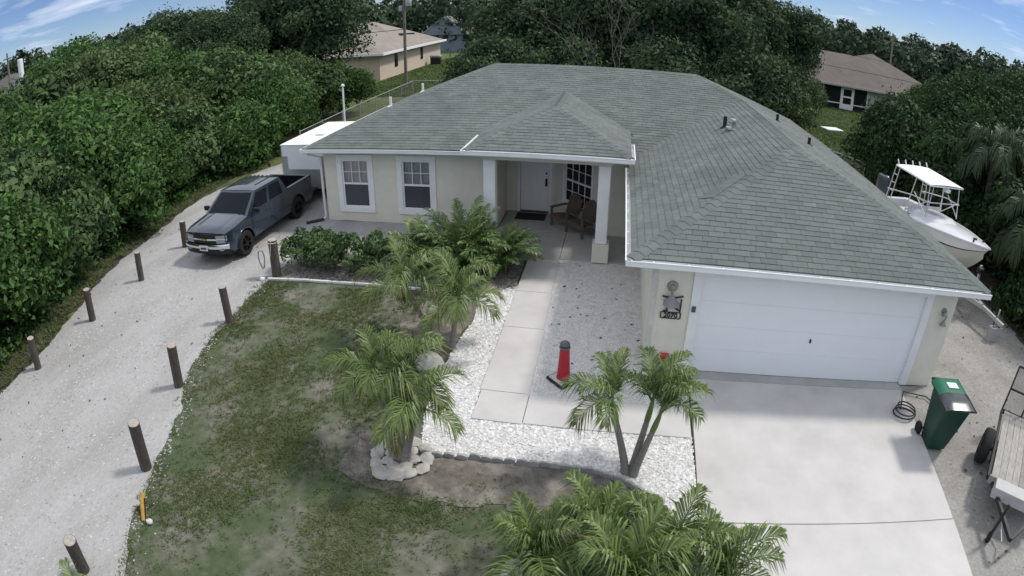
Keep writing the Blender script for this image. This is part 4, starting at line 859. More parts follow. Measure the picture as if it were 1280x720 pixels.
tag(MB().tube([(-9.52, 2.5, 1.07), (-9.56, 2.48, .8), (-9.62, 2.49, .55)], .012, 6).tube([(-9.58+.15*math.cos(a), 2.64+.15*math.sin(a), 1.0+.01*math.sin(3*a)) for a in np.linspace(0, 6.28, 20)], .012, 6).build('rope', M_rope), 'pale rope tied round the thick post by the shrub bed', 'rope')
tag(MB().tube([(-9.92+.17*math.cos(a)*.55, 2.52+.02*math.sin(2*a), .52+.27*math.sin(a)) for a in np.linspace(0, 6.28, 24)], .02, 6).build('hose_loop', mat('hose_grey', (.34, .35, .35), .6), smooth=60), 'grey hose loop hanging beside the thick roped post', 'hose')
tag(link('stone', rock_mesh(70, .1, .08, .07, mat('white_stone', (.66, .65, .62), .9, .15, 9.)), None, (-9.86, 2.3, .04)), 'white stone at the foot of the roped post', 'stone')
st = empty('marker_stub', (-7.45, -6.0, 0), 0, 'broken yellow marker tube at the edge of the lawn', 'marker')
MB().tube([(0, 0, -.02), (-.08, .22, .22), (-.10, .30, .30)], [.05, .05, .045], 10).build('tube', mat('marker_yellow', (.42, .25, .05), .6, .3, 10.), st); MB().tube([(.045, .02, .03), (-.03, .24, .26)], .014, 6).build('cable', M_blk, st)
tag(link('stone', rock_mesh(72, .075, .06, .06, MATS['white_rock']), None, (-7.28, -6.02, .04)), 'small white stone beside the yellow marker stub', 'stone')
tag(link('stone', rock_mesh(73, .06, .06, .05, MATS['white_rock']), None, (-7.35, 6.05, .03)), 'small white ball on the gravel below the windows', 'stone')
# porch bench: two curved backs on one frame
M_bw = mat('bench_brown', (.125, .092, .08), .7, .15, 6., .2, 40, stretch=(3, 3, 1), objrnd=.1)
pb = empty('porch_bench', (-2.0, 7.26, .034), R(-45), 'brown double adirondack bench against the angled porch wall', 'bench')
# local: x along seat, -y front
for cx in (-.37, .37):
    for k in range(5):
        x = cx-.24+.12*k; hh = .98-.55*(x-cx)**2*3
        MB().prism([(x-.054, .22, .36), (x+.054, .22, .36), (x+.054, .22+.32*(hh-.36), hh), (x-.054, .22+.32*(hh-.36), hh+(.012 if k < 2 else -.012 if k > 2 else 0))], (0, .022, 0)).build('back_slat', M_bw, pb)
    for k in range(5): MB().box((cx, -.27+.11*k, .40-.018*k), (.62, .10, .022)).build('seat_slat', M_bw, pb)
    MB().box((cx, .42, .62), (.56, .03, .07)).build('back_rail', M_bw, pb)
for x in (-.72, 0, .72):
    MB().box((x, -.02, .6), (.12, .66, .025)).build('arm', M_bw, pb)
    MB().bar((x, -.3, .0), (x, -.3, .59), .08, .04).build('leg', M_bw, pb); MB().bar((x, -.34, .34), (x, .5, .04), .03, .12).build('rear_leg', M_bw, pb)
MB().box((0, -.345, .34), (1.44, .025, .12)).build('apron', M_bw, pb)
tag(MB().bb(-3.95, -2.98, 7.86, 8.5, .036, .05).build('door_mat', mat('mat_black', (.018, .018, .02), .95, .2, 60.), bevel=.004), 'black mat on the porch in front of the white door', 'mat')
# garage wall: lamp, number sign with heron cut-out, red box
def wl(x, z, label):
    o = empty('wall_lamp', (x, -.004, z), 0, label, 'lamp'); return o
a = wl(.37, 1.87, 'round grey wall lamp above the house number sign')
Q = Matrix.Rotation(R(90), 3, 'X'); M_pew = mat('pewter', (.30, .29, .27), .5, .15, 15., metal=.4)
MB().lathe([(.11, 0), (.10, .03), (.06, .05), (.05, .09), (.02, .1)], 18, (0, 0, 0), Q).build('back_plate', M_pew, a, smooth=40)
MB().tube([(0, -.06, -.02), (0, -.09, -.14)], .02, 8).build('arm', M_pew, a)
MB().lathe([(.02, .0), (.14, -.16), (.16, -.2), (.15, -.21)], 14, (0, -.13, -.12)).build('shade', mat('lamp_shade', (.27, .25, .27), .5, .1, 10.), a, smooth=30)
b_ = wl(6.32, 1.76, 'small double wall lamp at the far side of the garage door')
MB().lathe([(.07, 0), (.06, .04)], 14, (0, 0, .08), Q).build('back_plate', M_pew, b_, smooth=40); MB().tube([(0, -.03, .08), (.05, -.1, 0), (.02, -.08, -.12)], .018, 7).build('arm', M_pew, b_); MB().lathe([(.03, .05), (.075, -.05)], 12, (.02, -.09, -.16)).build('shade', M_pew, b_, smooth=40); MB().lathe([(.03, .05), (.07, -.04)], 12, (-.02, -.1, .05)).build('shade', M_pew, b_, smooth=40)
sg_ = empty('house_number_sign', (.40, -.006, 1.22), 0, 'black metal heron plaque with the house number 2070', 'sign')
M_iron = mat('wrought_iron', (.02, .035, .03), .5, .15, 10.)
bar = MB()
bar.bb(-.20, -.18, -.025, 0, -.02, .10).bb(.18, .20, -.025, 0, -.02, .10).bb(-.18, .18, -.02, -.004, .098, .112).bb(-.18, .18, -.02, -.004, -.032, -.018); bar.build('frame', M_iron, sg_)
MB().tube([(-.16, -.02, .13), (-.08, -.02, .14), (-.1, -.02, .25), (-.15, -.02, .33), (-.06, -.02, .40), (.0, -.02, .33), (.02, -.02, .24), (.1, -.02, .19), (.16, -.02, .15)], [.012, .02, .016, .022, .03, .022, .03, .024, .012], 8).build('heron', M_iron, sg_)
MB().tube([(.17, -.02, .12), (.17, -.02, .4)], .013, 8).build('reed', M_iron, sg_); MB().tube([(-.2, -.02, .44), (-.06, -.02, .42), (.04, -.02, .42), (.2, -.02, .46)], .016, 8).build('branch', M_iron, sg_); MB().tube([(.05, -.02, .25), (.1, -.02, .3), (.15, -.02, .26)], .013, 8).build('leaf_scroll', M_iron, sg_)
fc = bpy.data.curves.new('house_number', 'FONT'); fc.body = '2070'; fc.size = .135; fc.align_x = 'CENTER'; fc.extrude = .006; fc.offset = .003; fc.materials.append(M_iron)
ft0 = bpy.data.objects.new('house_number', fc); COL.objects.link(ft0); bpy.context.view_layer.update()
fm = bpy.data.meshes.new_from_object(ft0.evaluated_get(bpy.context.evaluated_depsgraph_get())); bpy.data.objects.remove(ft0)
ft = link('house_number', fm, sg_); ft.location = (0, -.012, -.006); ft.rotation_euler = (R(90), 0, 0)
rb = empty('red_hose_box', (.40, -.006, .26), 0, 'small red box on the garage wall behind the palm fronds', 'box')
MB().bb(-.09, .09, -.09, 0, 0, .16).build('case', mat('box_red', (.5, .06, .05), .5), rb, bevel=.015); MB().bb(-.05, .05, -.096, -.0905, .03, .1).build('face', mat('box_dark', (.1, .03, .03), .6), rb)
tag(MB().box((.62, -.1, .05), (.3, .2, .1), .2).build('paver', M_kerb), 'pale paver block against the garage wall', 'paver') if False else None

# ------------------------------------------------------------------ fences, poles, wires
M_fp = mat('fence_steel', (.42, .44, .44), .5, .1, 20., metal=.5); M_wire = mat('fence_wire', (.20, .22, .21), .6, metal=.4)
def chain_fence(a, b, h, label, n, gate=False):
    a, b = Vector((*a, 0)), Vector((*b, 0)); d = b-a; ln = d.length; u = d.normalized(); f = empty('chain_link_fence', a, math.atan2(u.y, u.x), label, 'fence')
    for k in range(n+1): MB().tube([(ln*k/n, 0, -.02), (ln*k/n, 0, h+.04)], .03, 8).lathe([(.035, h+.04), (.02, h+.075)], 8, (ln*k/n, 0, 0)).build('post', M_fp, f)
    MB().tube([(0, 0, h), (ln, 0, h)], .022, 8).build('top_rail', M_fp, f)
    V, F = [], []; st_ = .075; m = int((ln+h)/st_)
    mb = MB()
    for k in range(m):
        for sgn in (1, -1):
            x0 = -h+k*st_; xa, za, xb, zb = x0, .03, x0+h, h
            if xa < 0: za += -xa*(h-.03)/h; xa = 0
            if xb > ln: zb -= (xb-ln)*(h-.03)/h; xb = ln
            if xb-xa < .03: continue
            if sgn < 0: xa, xb = ln-xa, ln-xb
            p, q = Vector((xa, .004*sgn, za)), Vector((xb, .004*sgn, zb)); w = Vector((0, 0, .0028)); w2 = Vector((0, .0028, 0))
            mb.add([p-w, q-w, q+w2, p+w2, q+w, p+w], [(0, 1, 2, 3), (3, 2, 4, 5), (5, 4, 1, 0)])
    tag(mb.build('wire_mesh', M_wire, f), kind='stuff'); return f
chain_fence((-15.6, 15.2), (-15.95, 33), 1.25, 'chain link fence running back beside the cargo trailer', 7)
chain_fence((-15.95, 33.2), (-6, 33.6), 1.25, 'chain link fence crossing behind the house near the utility pole', 4)
chain_fence((9.62, 33), (9.62, 17.7), 1.25, 'chain link fence running back from the boat along the rear lawn', 7)
chain_fence((9.68, 17.55), (10.8, 15.95), 1.25, 'short chain link gate panel behind the boat motor', 1)
wp = empty('white_flag_pole', (-13.95, 16.9, 0), 0, 'thin white pole with ball cap behind the cargo trailer', 'pole')
MB().tube([(0, 0, 0), (0, 0, 3.08)], .045, 10).build('shaft', M_wht, wp); MB().lathe([(.02, 3.08), (.09, 3.13), (.095, 3.18), (.05, 3.25)], 12).build('cap', M_wht, wp, smooth=50)
M_pole = mat('pole_wood', (.20, .175, .15), .9, .2, 5., .3, 30, stretch=(4, 4, .5))
def upole(loc, h, label, trans=True, r=.15):
    p = empty('utility_pole', loc, 0, label, 'utility pole'); MB().tube([(0, 0, -.1), (0, 0, h)], [r, r*.7], 12).build('shaft', M_pole, p, smooth=50)
    MB().bar((-.9, 0, h-.6), (.9, 0, h-.6), .1, .12).build('crossarm', M_pole, p)
    if trans:
        for sx_, z in ((.45, 7.3), (-.28, 6.95)):
            MB().lathe([(.22, 0), (.25, .05), (.25, .75), (.2, .82), (.06, .86)], 16, (sx_, -.15, z-.3) if sx_ > 0 else (sx_, -.12, z-.4), None).build('transformer', mat('transformer_grey', (.42, .44, .45), .5), p, smooth=40) if sx_ > 0 else MB().box((sx_, -.1, z-.1), (.3, .28, .5)).build('junction_box', mat('transformer_grey', (.42, .44, .45), .5), p, bevel=.05)
        MB().box((.55, -.1, 4.6), (.7, .1, .12)).build('cable_spool', M_blk, p)
    return p
upole((-18.9, 39.8, 0), 10.5, 'wooden utility pole with grey transformer in front of the tan house')
upole((35.7, 67.7, 0), 8.75, 'distant utility pole above the brown roof', False, .17); upole((-59.6, 27.9, 0), 9.3, 'distant utility pole beyond the thicket at the sky edge', False, .15)
def wire(a, b, sag, label, r=.012):
    a, b = Vector(a), Vector(b); tag(MB().tube([a.lerp(b, t)-Vector((0, 0, sag*4*t*(1-t))) for t in np.linspace(0, 1, 26)], r, 5).build('power_line', M_blk), label, 'power line', 'overhead power lines')
wire((-18.9, 39.7, 7.0), (45, 30, 6.0), .9, 'upper overhead line crossing in front of the trees behind the ridge'); wire((-18.9, 39.7, 5.4), (45, 30, 4.9), .7, 'lower overhead line crossing in front of the trees behind the ridge', .02)
wire((-18.9, 39.7, 5.0), (-60, 45, 5.2), .6, 'thick overhead line passing the tan roof', .03)

# ------------------------------------------------------------------ neighbouring houses
M_tanroof = mat('tan_shingle', (.25, .225, .20), .95, .15, 1.5, .3, 30, col2=(.24, .205, .175), c2scale=.5); M_pink = mat('tan_stucco', (.55, .46, .37), .9, .05, 2.)
M_brroof = mat('brown_shingle', (.13, .112, .098), .95, .15, 1.5, .3, 30, col2=(.115, .10, .088), c2scale=.5); M_grwall = mat('grey_wall', (.45, .45, .42), .9, .05, 2.)
def hip(mb, x0, x1, y0, y1, z, s):
    hx, hy = (x1-x0)/2, (y1-y0)/2; h = min(hx, hy); zr = z+s*h
    r0, r1 = ((x0+h, (y0+y1)/2, zr), (x1-h, (y0+y1)/2, zr)) if hx >= hy else (((x0+x1)/2, y0+h, zr), ((x0+x1)/2, y1-h, zr))
    P = [(x0, y0, z), (x1, y0, z), (x1, y1, z), (x0, y1, z), r0, r1]
    fs = [(0, 1, 5, 4), (1, 2, 5), (2, 3, 4, 5), (3, 0, 4)] if hx >= hy else [(0, 1, 4), (1, 2, 5, 4), (2, 3, 5), (3, 0, 4, 5)]
    mb.add(P, fs+[(3, 2, 1, 0)]); return zr
nA = empty('tan_house', (-32, 54, 0), 0, 'tan neighbouring house with brown roof behind the utility pole', 'house'); ox, oy = 32, -54
def sh_(f): return f
mb = MB(); hip(mb, -41.5+ox, -22.5+ox, 51+oy, 64.6+oy, 2.62, .42); hip(mb, -33+ox, -22.45+ox, 43.5+oy, 58+oy, 2.6, .42); mb.build('roof', M_tanroof, nA)
MB().bb(-41+ox, -23+ox, 51.5+oy, 64.1+oy, -.05, 2.62).bb(-32.5+ox, -23.02+ox, 44+oy, 51.49+oy, -.05, 2.6).build('wall', M_pink, nA)
MB().bb(-33.1+ox, -22.35+ox, 43.36+oy, 43.5+oy, 2.45, 2.68).bb(-22.47+ox, -22.33+ox, 43.5+oy, 64.7+oy, 2.45, 2.68).build('fascia', M_wht, nA)
for y in (48, 56.2): MB().bb(-23.0+ox, -22.95+ox, y+oy, y+.8+oy, .9, 2.2).build('window', M_tint, nA)
for (x, y) in ((-30, 56.5), (-28.6, 56.6), (-25.2, 57.8)): MB().box((x+ox, y+oy-1.8, 2.62+.42*min(y-1.8-51, x+41.5, -22.5-x)+.12), (.5, .4, .22)).build('roof_vent', M_dvent, nA)
gr = empty('covered_grill', (-21.9, 58.5, -.02), 0, 'small dark covered grill on grass beside the tan house', 'grill')
MB().bb(-.6, .6, -.35, .35, 0, .85).build('cover', M_blk, gr, bevel=.08); MB().bb(-.65, .65, -.4, .4, .85, 1.15).build('hood', M_lead, gr, bevel=.12)
nB = empty('brown_roofed_house', (24, 50, 0), 0, 'brown roofed house with white screen door and lanai beyond the back lawn', 'house'); ox, oy = -24, -50
mb = MB(); hip(mb, 12+ox, 29.3+ox, 44.3+oy, 57+oy, 2.35, .43); hip(mb, 22+ox, 36+ox, 52+oy, 66+oy, 2.5, .43); mb.build('roof', M_brroof, nB)
wy = 44.9
MB().bb(23.0+ox, 28.8+ox, wy+oy, 56+oy, -.05, 2.35).bb(12.5+ox, 16.2+ox, wy+oy, 56+oy, -.05, 2.35).bb(16.2+ox, 23+ox, wy+3+oy, 56+oy, -.05, 2.35).bb(23+ox, 35.5+ox, 56.01+oy, 65.5+oy, -.05, 2.5).build('wall', M_grwall, nB)
fr = MB()
for x in (16.3, 18.2, 20.1, 21.4, 22.9): fr.bb(x-.06+ox, x+.06+ox, wy-.04+oy, wy+.04+oy, 0, 2.3)
fr.bb(16.3+ox, 22.9+ox, wy-.04+oy, wy+.04+oy, 2.2, 2.34).bb(16.3+ox, 20.1+ox, wy-.03+oy, wy+.03+oy, .5, .6).bb(21.4+ox, 22.9+ox, wy-.03+oy, wy+.03+oy, .5, .6).build('screen_frame', M_wht, nB)
MB().bb(16.3+ox, 22.9+ox, wy+oy, wy+.01+oy, .02, 2.2).build('screen', glassmat('lanai_screen', (.02, .022, .025), .75, .4, .2), nB)
dmb = MB().bb(20.15+ox, 21.35+ox, wy-.06+oy, wy-.045+oy, .0, .55)
for (a, c, e, f) in [(20.15, 20.32, .55, 2.1), (21.18, 21.35, .55, 2.1), (20.32, 21.18, 1.95, 2.1), (20.32, 21.18, 1.15, 1.3)]: dmb.bb(a+ox, c+ox, wy-.06+oy, wy-.045+oy, e, f)
dmb.build('screen_door', M_wht, nB)
MB().bb(12+ox, 29.4+ox, 44.2+oy, 44.3+oy, 2.2, 2.38).build('fascia', mat('fascia_tan', (.38, .36, .33), .8), nB)
MB().bb(16.2+ox, 23+ox, wy+oy, wy+3+oy, -.02, .02).build('lanai_floor', M_conc2, nB)
nE = empty('grey_house', (-26.5, 82, 0), 0, 'small grey house with pale gable roof far behind the tan house', 'house')
MB().bb(-3.2, 2.6, -3, 5, -.05, 2.7).build('wall', mat('blue_grey_wall', (.20, .24, .29), .9), nE); MB().prism([(-3.7, -3.4, 2.6), (3.1, -3.4, 2.6), (-.3, -3.4, 5.2)], (0, 9, 0)).build('gable', MATS['blue_grey_wall'], nE)
MB().prism([(-3.8, -3.5, 2.55), (-.3, -3.5, 5.28), (-.3, -3.5, 5.42), (-4.0, -3.5, 2.62)], (0, 9.2, 0)).prism([(3.2, -3.5, 2.55), (-.3, -3.5, 5.282), (-.3, -3.5, 5.422), (3.4, -3.5, 2.62)], (0, 9.2, 0)).build('roof', mat('pale_roof', (.36, .35, .34), .9), nE)
MB().bb(2.8, 6.0, -1, -.9, 0, 1.8).build('white_fence_panel', M_wht, nE)
nD = empty('far_house', (-63.5, 31, 0), R(30), 'far house with dark roof and white chimney at the edge of the thicket', 'house')
mb = MB(); hip(mb, -6, 3.5, -4, 8, 4.6, .5); mb.build('roof', mat('dark_roof', (.10, .09, .09), .9, .1, 2.), nD); MB().bb(-5.5, 3, -3.5, 7.5, 0, 4.6).build('wall', M_grwall, nD); MB().lathe([(.35, 5.6), (.35, 8.2), (.3, 8.4)], 12, (1.2, 0, 0)).build('chimney', M_wht, nD)
tag(MB().box((14.6, 31.5, .1), (1.5, 1.0, .12), .3).build('white_tarp', M_wht, bevel=.05), 'white sheet lying on the back lawn', 'tarp')
# ------------------------------------------------------------------ vegetation: leaf clouds, trunks, fronds
def leaf_quads(C, N, size, asp=.5, droop=.25, jit=.7, lrng=rng):
    """one folded diamond leaf for each centre C with rough outward normal N"""
    n = len(C); Nn = N+lrng.normal(0, jit, (n, 3)); Nn /= np.linalg.norm(Nn, axis=1)[:, None]+1e-9
    T = np.cross(Nn, lrng.normal(0, 1, (n, 3))); T[:, 2] -= droop; T -= Nn*np.sum(T*Nn, 1)[:, None]; T /= np.linalg.norm(T, axis=1)[:, None]+1e-9
    B = np.cross(Nn, T); s = (size*np.clip(lrng.lognormal(0, .35, n), .45, 2.0))[:, None]
    V = np.stack([C-T*s*.5, C+B*s*asp*.5+Nn*s*.1, C+T*s*.55-Nn*s*.12, C-B*s*asp*.5+Nn*s*.1], 1)
    return V.reshape(-1, 3)
def crown(seed, r, n, size, lobes=16, lr=(.2, .48), asp=.55, cut=-.72, inner=.22):
    lobes = int(lobes*1.7); n = int(n*1.2); size = size*.92
    g = np.random.default_rng(seed); r = np.array(r, float); Cs = []; Ns = []
    d = g.normal(0, 1, (lobes, 3)); d /= np.linalg.norm(d, axis=1)[:, None]; d[:, 2] = np.where(d[:, 2] < -.5, -d[:, 2]*.5, d[:, 2])
    rad = g.uniform(lr[0], lr[1], lobes); cen = d*(1.02-rad*.8)[:, None]*g.uniform(.68, 1.08, lobes)[:, None]
    wts = rad**2; wts /= wts.sum(); cnt = (wts*n).astype(int)
    for i in range(lobes):
        q = g.normal(0, 1, (cnt[i], 3)); q /= np.linalg.norm(q, axis=1)[:, None]
        q[:, 2] = np.where((q[:, 2] < -.3) & (g.random(cnt[i]) < .6), -q[:, 2], q[:, 2])
        rr_ = rad[i]*np.where(g.random(cnt[i]) < inner, g.uniform(.3, .8, cnt[i]), np.where(g.random(cnt[i]) < .12, g.uniform(1.08, 1.42, cnt[i]), g.uniform(.82, 1.08, cnt[i])))
        # small twig clusters so that the lobe surface is broken up
        k = g.normal(0, .06, (max(3, cnt[i]//14), 3)); idx = g.integers(0, len(k), cnt[i])
        Cs.append((cen[i]+q*rr_[:, None]+k[idx]*rad[i])*r); Ns.append(q+.35*d[i])
    C = np.concatenate(Cs); N = np.concatenate(Ns); keep = C[:, 2] > cut*r[2]; C, N = C[keep], N[keep]
    V = leaf_quads(C, N, size, asp, lrng=g); return V, np.arange(len(V)).reshape(-1, 4)
M_bark = mat('bark', (.11, .095, .08), .95, .3, 10., .6, 40, stretch=(3, 3, .7))
LG = {'thicket': leafmat('leaf_thicket', (.038, .088, .028), (.10, .18, .05), .25, .6, 1.3, spec=.12),
      'sea': leafmat('leaf_broad', (.046, .088, .036), (.112, .17, .066), .2, .6, 1.4, spec=.1),
      'dark': leafmat('leaf_dark', (.034, .066, .037), (.088, .13, .06), .2, .6, .8, spec=.1),
      'right': leafmat('leaf_deep', (.020, .046, .020), (.052, .094, .034), .2, .6, .9, spec=.1),
      'light': leafmat('leaf_light', (.075, .12, .04), (.12, .17, .06), .3, .5, .5)}
VAR = {}
def variant(key, args, kind):
    V, F = crown(*args); VAR[key] = (npmesh('crown_'+key, V, F, LG[kind]), args[1])
variant('s1', (11, (1.9, 1.9, 1.75), 15000, .15, 18), 'thicket'); variant('s2', (12, (2.0, 1.9, 1.7), 13000, .17, 14), 'sea'); variant('s3', (13, (1.8, 2.0, 1.8), 20000, .11, 22), 'thicket')
variant('t1', (21, (2.9, 2.9, 2.6), 20000, .19, 24), 'thicket'); variant('t2', (22, (3.1, 2.8, 2.7), 20000, .2, 20), 'sea'); variant('t3', (23, (3.0, 3.0, 2.9), 20000, .2, 22), 'right'); variant('t4', (24, (2.7, 3.0, 2.8), 22000, .16, 26), 'right')
variant('b1', (31, (4.9, 4.9, 4.3), 32000, .24, 34, (.14, .38)), 'dark'); variant('b2', (32, (5.0, 4.6, 4.5), 32000, .24, 30, (.14, .38)), 'dark'); variant('big', (35, (2.9, 2.7, 2.6), 11000, .30, 18), 'sea'); variant('lt', (36, (2.6, 2.8, 2.4), 18000, .17, 22), 'light'); variant('u1', (34, (3.0, 3.0, 2.5), 18000, .2, 22), 'dark'); variant('l1', (33, (1.6, 1.6, 1.5), 9000, .13, 14), 'light')
TR = {}
def trunk_mesh(h, r, seed):
    k = (round(h, 1), round(r, 2), seed)
    if k in TR: return TR[k]
    g = random.Random(seed); mb = MB(); top = Vector((g.uniform(-.2, .2), g.uniform(-.2, .2), h))
    mb.tube([(0, 0, -.2), (g.uniform(-.08, .08), g.uniform(-.08, .08), h*.45), top], [r*1.25, r, r*.75], 9)
    for i in range(6):
        a = i*1.05+g.uniform(-.3, .3); e = top+Vector((math.cos(a), math.sin(a), g.uniform(.4, 1.1)))*h*.55; st = Vector((0, 0, h*g.uniform(.55, .95)))
        mb.tube([st, st.lerp(e, .5)+Vector((0, 0, .1*h)), e], [r*.55, r*.38, r*.15], 6)
    TR[k] = mb.mesh('trunk', M_bark, 60); return TR[k]
def tree(x, y, h, key, label, name='tree', cat='tree', group=None, sc=1., seed=0, flat=1.):
    me, rad = VAR[key]; rz = rad[2]*sc*flat; t = empty(name, (x, y, -.02), random.uniform(0, 6.28), label, cat, group)
    cz = h-rz*.96; link('trunk', trunk_mesh(max(.5, cz*.9), .05+.022*h, seed % 4), t); link('crown', me, t, (0, 0, cz), (random.uniform(-.15, .15), random.uniform(-.15, .15), 0), (sc*random.uniform(.9, 1.15), sc*random.uniform(.9, 1.15), sc*flat)); return t
TH = 'shrubs and trees of the thicket beside the drive'
front = [(-16.0, -7.6, 3.6, 's3', 'leafy shrub at the lower corner of the thicket edge'), (-16.3, -4.6, 3.6, 's2', 'broad leaved shrub behind the thicket side post nearest the camera'), (-16.8, -1.6, 3.6, 's1', 'bright green shrub behind the second thicket side post'),
 (-17.6, 1.5, 3.4, 's2', 'broad leaved shrub behind the third thicket side post'), (-18.4, 4.6, 3.5, 's1', 'dense shrub at the thicket edge beside the pickup bonnet'), (-19.2, 7.6, 3.4, 's3', 'fine leaved shrub at the thicket edge beside the pickup cab'),
 (-19.5, 10.6, 3.4, 's2', 'shrub at the thicket edge beside the pickup bed'), (-18.2, 13.6, 3.2, 's1', 'low rounded shrub at the thicket end behind the pickup'), (-18.0, 16.9, 3.8, 's3', 'shrub against the chain link fence behind the cargo trailer')]
for i, (x, y, h, k, l) in enumerate(front): tree(x, y, h, k, l, 'shrub', 'shrub', TH, random.uniform(1.15, 1.32), i, .95)
mid = [(-19.2, -6.6, 5.0, 't2', 'spreading bush in the second row of the thicket at the picture edge'), (-19.9, -3.0, 5.2, 't1', 'tall bush standing behind the broad leaved front shrub'), (-20.8, .6, 5.0, 't2', 'grey green bush in the middle of the thicket second row'),
 (-21.6, 4.4, 5.1, 't1', 'bright rounded bush filling the thicket centre above the pickup'), (-22.6, 8.3, 5.2, 't1', 'bright green bush behind the thicket shrubs level with the pickup cab'), (-22.6, 12.4, 5.0, 'lt', 'broad leaved bush behind the thicket end shrubs'), (-20.6, 17.5, 5.4, 't2', 'bushy tree leaning over the fence above the cargo trailer')]
for i, (x, y, h, k, l) in enumerate(mid): tree(x, y, h, k, l, 'bush', 'bush', TH, random.uniform(1.1, 1.25), i, .95)
back = [(-23.9, -2.0, 6.3, 't2', 'taller thicket tree near the picture edge below the far house'), (-25.7, 3.5, 6.5, 't1', 'tall thicket tree behind the centre bushes'), (-27.2, 8.6, 6.2, 'big', 'large leaved grey green tree rising behind the bright centre bush'), (-27.7, 14.0, 7.0, 'lt', 'light green tree at the back of the thicket below the skyline'),
 (-33.7, 10.0, 5.4, 't2', 'distant thicket tree on the skyline close to the far house'), (-34.7, 17.5, 8.0, 't1', 'distant thicket tree in the middle of the skyline slope'), (-32.7, 25, 8.9, 'b1', 'large dark tree at the top of the skyline slope')]
for i, (x, y, h, k, l) in enumerate(back): tree(x, y, h, k, l, 'tree', 'tree', TH, 1.25 if k != 'b1' else .95, i, .95)
for i, (x, y, h, k, sc_, l) in enumerate([(-25.2, 16.8, 6.2, 't1', 1.2, 'rounded tree behind the thicket end, below the dark oaks'), (-19.6, 21.6, 4.6, 't2', 1.0, 'bush against the chain link fence below the front oak'), (-18.7, 26.0, 3.6, 's1', 1.2, 'shrub at the chain link fence under the front oak'), (-29.5, 20.5, 7.0, 't2', 1.3, 'broad leaved tree under the skyline left of the oaks'), (-31, -1, 5.4, 't1', 1.2, 'thicket tree in front of the far house')]):
    tree(x, y, h, k, l, 'tree', 'tree', TH, sc_, i, .95)
tree(-22.3, 27.0, 9.8, 'b1', 'large dark oak standing in front of the tan house', sc=1.0, seed=1); tree(-27.5, 31.5, 9.6, 'b2', 'large dark oak behind the thicket, left of the front oak', sc=.95, seed=2); tree(-24.5, 20.8, 7.6, 'b2', 'dark tree between thicket end and the front oak', sc=.62, seed=3)
BT = 'dark trees behind the house'
for i, (x, y, h, k, s, l) in enumerate([(-5.6, 31.0, 9.4, 'b2', 1.0, 'dark spreading tree behind the ridge beside the utility pole gap'), (.4, 29.5, 9.8, 'b1', 1.05, 'dark spreading tree behind the middle of the ridge'), (5.6, 27.5, 9.6, 'b2', .95, 'dense dark tree behind the right end of the ridge'), (8.9, 29.5, 8.6, 'b1', .74, 'dark tree overhanging the brown roofed house'), (-2.5, 38, 10.5, 'b1', 1.0, 'tall dark tree standing further back behind the ridge')]):
    tree(x, y, h, k, l, 'tree', 'tree', BT, s, i, 1.12)
for i, (x, y, h, k, s, l) in enumerate([(-8.2, 25.5, 4.6, 'u1', .95, 'dark understorey bush behind the left end of the ridge'), (-4.0, 24.5, 4.8, 'u1', 1.0, 'dark understorey bush behind the ridge left of the bare tree'), (1.6, 24.0, 4.9, 'u1', 1.05, 'dark understorey bush behind the ridge right of the bare tree'), (6.2, 22.4, 4.8, 'u1', 1.05, 'dark bush behind the right ridge end'), (9.2, 26.2, 4.2, 'u1', .9, 'dark bush beside the light green shrub by the fence')]):
    tree(x, y, h, k, l, 'bush', 'bush', 'dark bushes behind the house', s, i)
tree(8.4, 22.6, 3.6, 'l1', 'light green leafy shrub inside the fence behind the roof hip', 'shrub', 'shrub', sc=1.0, seed=2); tree(13.3, 33.5, 3.2, 'l1', 'light green shrub by the lanai of the brown roofed house', 'shrub', 'shrub', sc=.8, seed=1)
RT = 'dense trees beside the boat'
for i, (x, y, h, k, s, l) in enumerate([(12.6, 16.2, 4.3, 't3', .88, 'dark rounded tree at the end of the fence behind the boat motor'), (14.3, 11.8, 5.3, 't4', 1.0, 'dark tree directly behind the boat hardtop'), (17.0, 16.5, 6.0, 't3', 1.1, 'tall dark tree behind the boat below the distant pole'), (18.2, 11.2, 6.6, 't4', 1.15, 'tallest dark tree behind the drooping palm'), (14.4, 6.4, 4.2, 't3', .9, 'dark bushy tree beside the boat bow'), (17.5, 6.2, 6.0, 't3', 1.1, 'dark tree behind the palms at the picture edge'), (14.2, 2.4, 3.6, 't4', .85, 'low dark tree at the picture edge beside the boat trailer tongue'), (21.5, 19, 7.2, 't4', 1.2, 'distant dark tree breaking the skyline beside the brown roof'), (26, 38, 4.4, 't1', .9, 'rounded green tree in front of the brown roof corner')]):
    tree(x, y, h, k, l, 'tree', 'tree', RT if i < 7 else None, s, i)
for i, (x, y, h, k, s, l) in enumerate([(13.6, 13.6, 3.6, 't3', .8, 'low dark bush under the trees behind the boat stern'), (13.0, 9.6, 3.4, 't4', .8, 'low dark bush under the trees behind the boat hardtop'), (15.2, 3.9, 5.4, 't4', 1.05, 'dark tree at the picture edge above the trailer tongue'), (13.2, 3.4, 2.7, 't3', .7, 'low dark bush at the picture edge beside the boat bow'), (13.6, .6, 3.0, 't3', .75, 'low dark bush at the picture edge nearest the utility trailer'), (22, 26, 6.0, 't3', 1.2, 'dark tree between the boat trees and the brown roof'), (16.3, 20.5, 4.4, 't4', .9, 'dark bush behind the fence end tree')]):
    tree(x, y, h, k, l, 'tree' if h > 4 else 'bush', 'tree' if h > 4 else 'bush', RT, s, i)
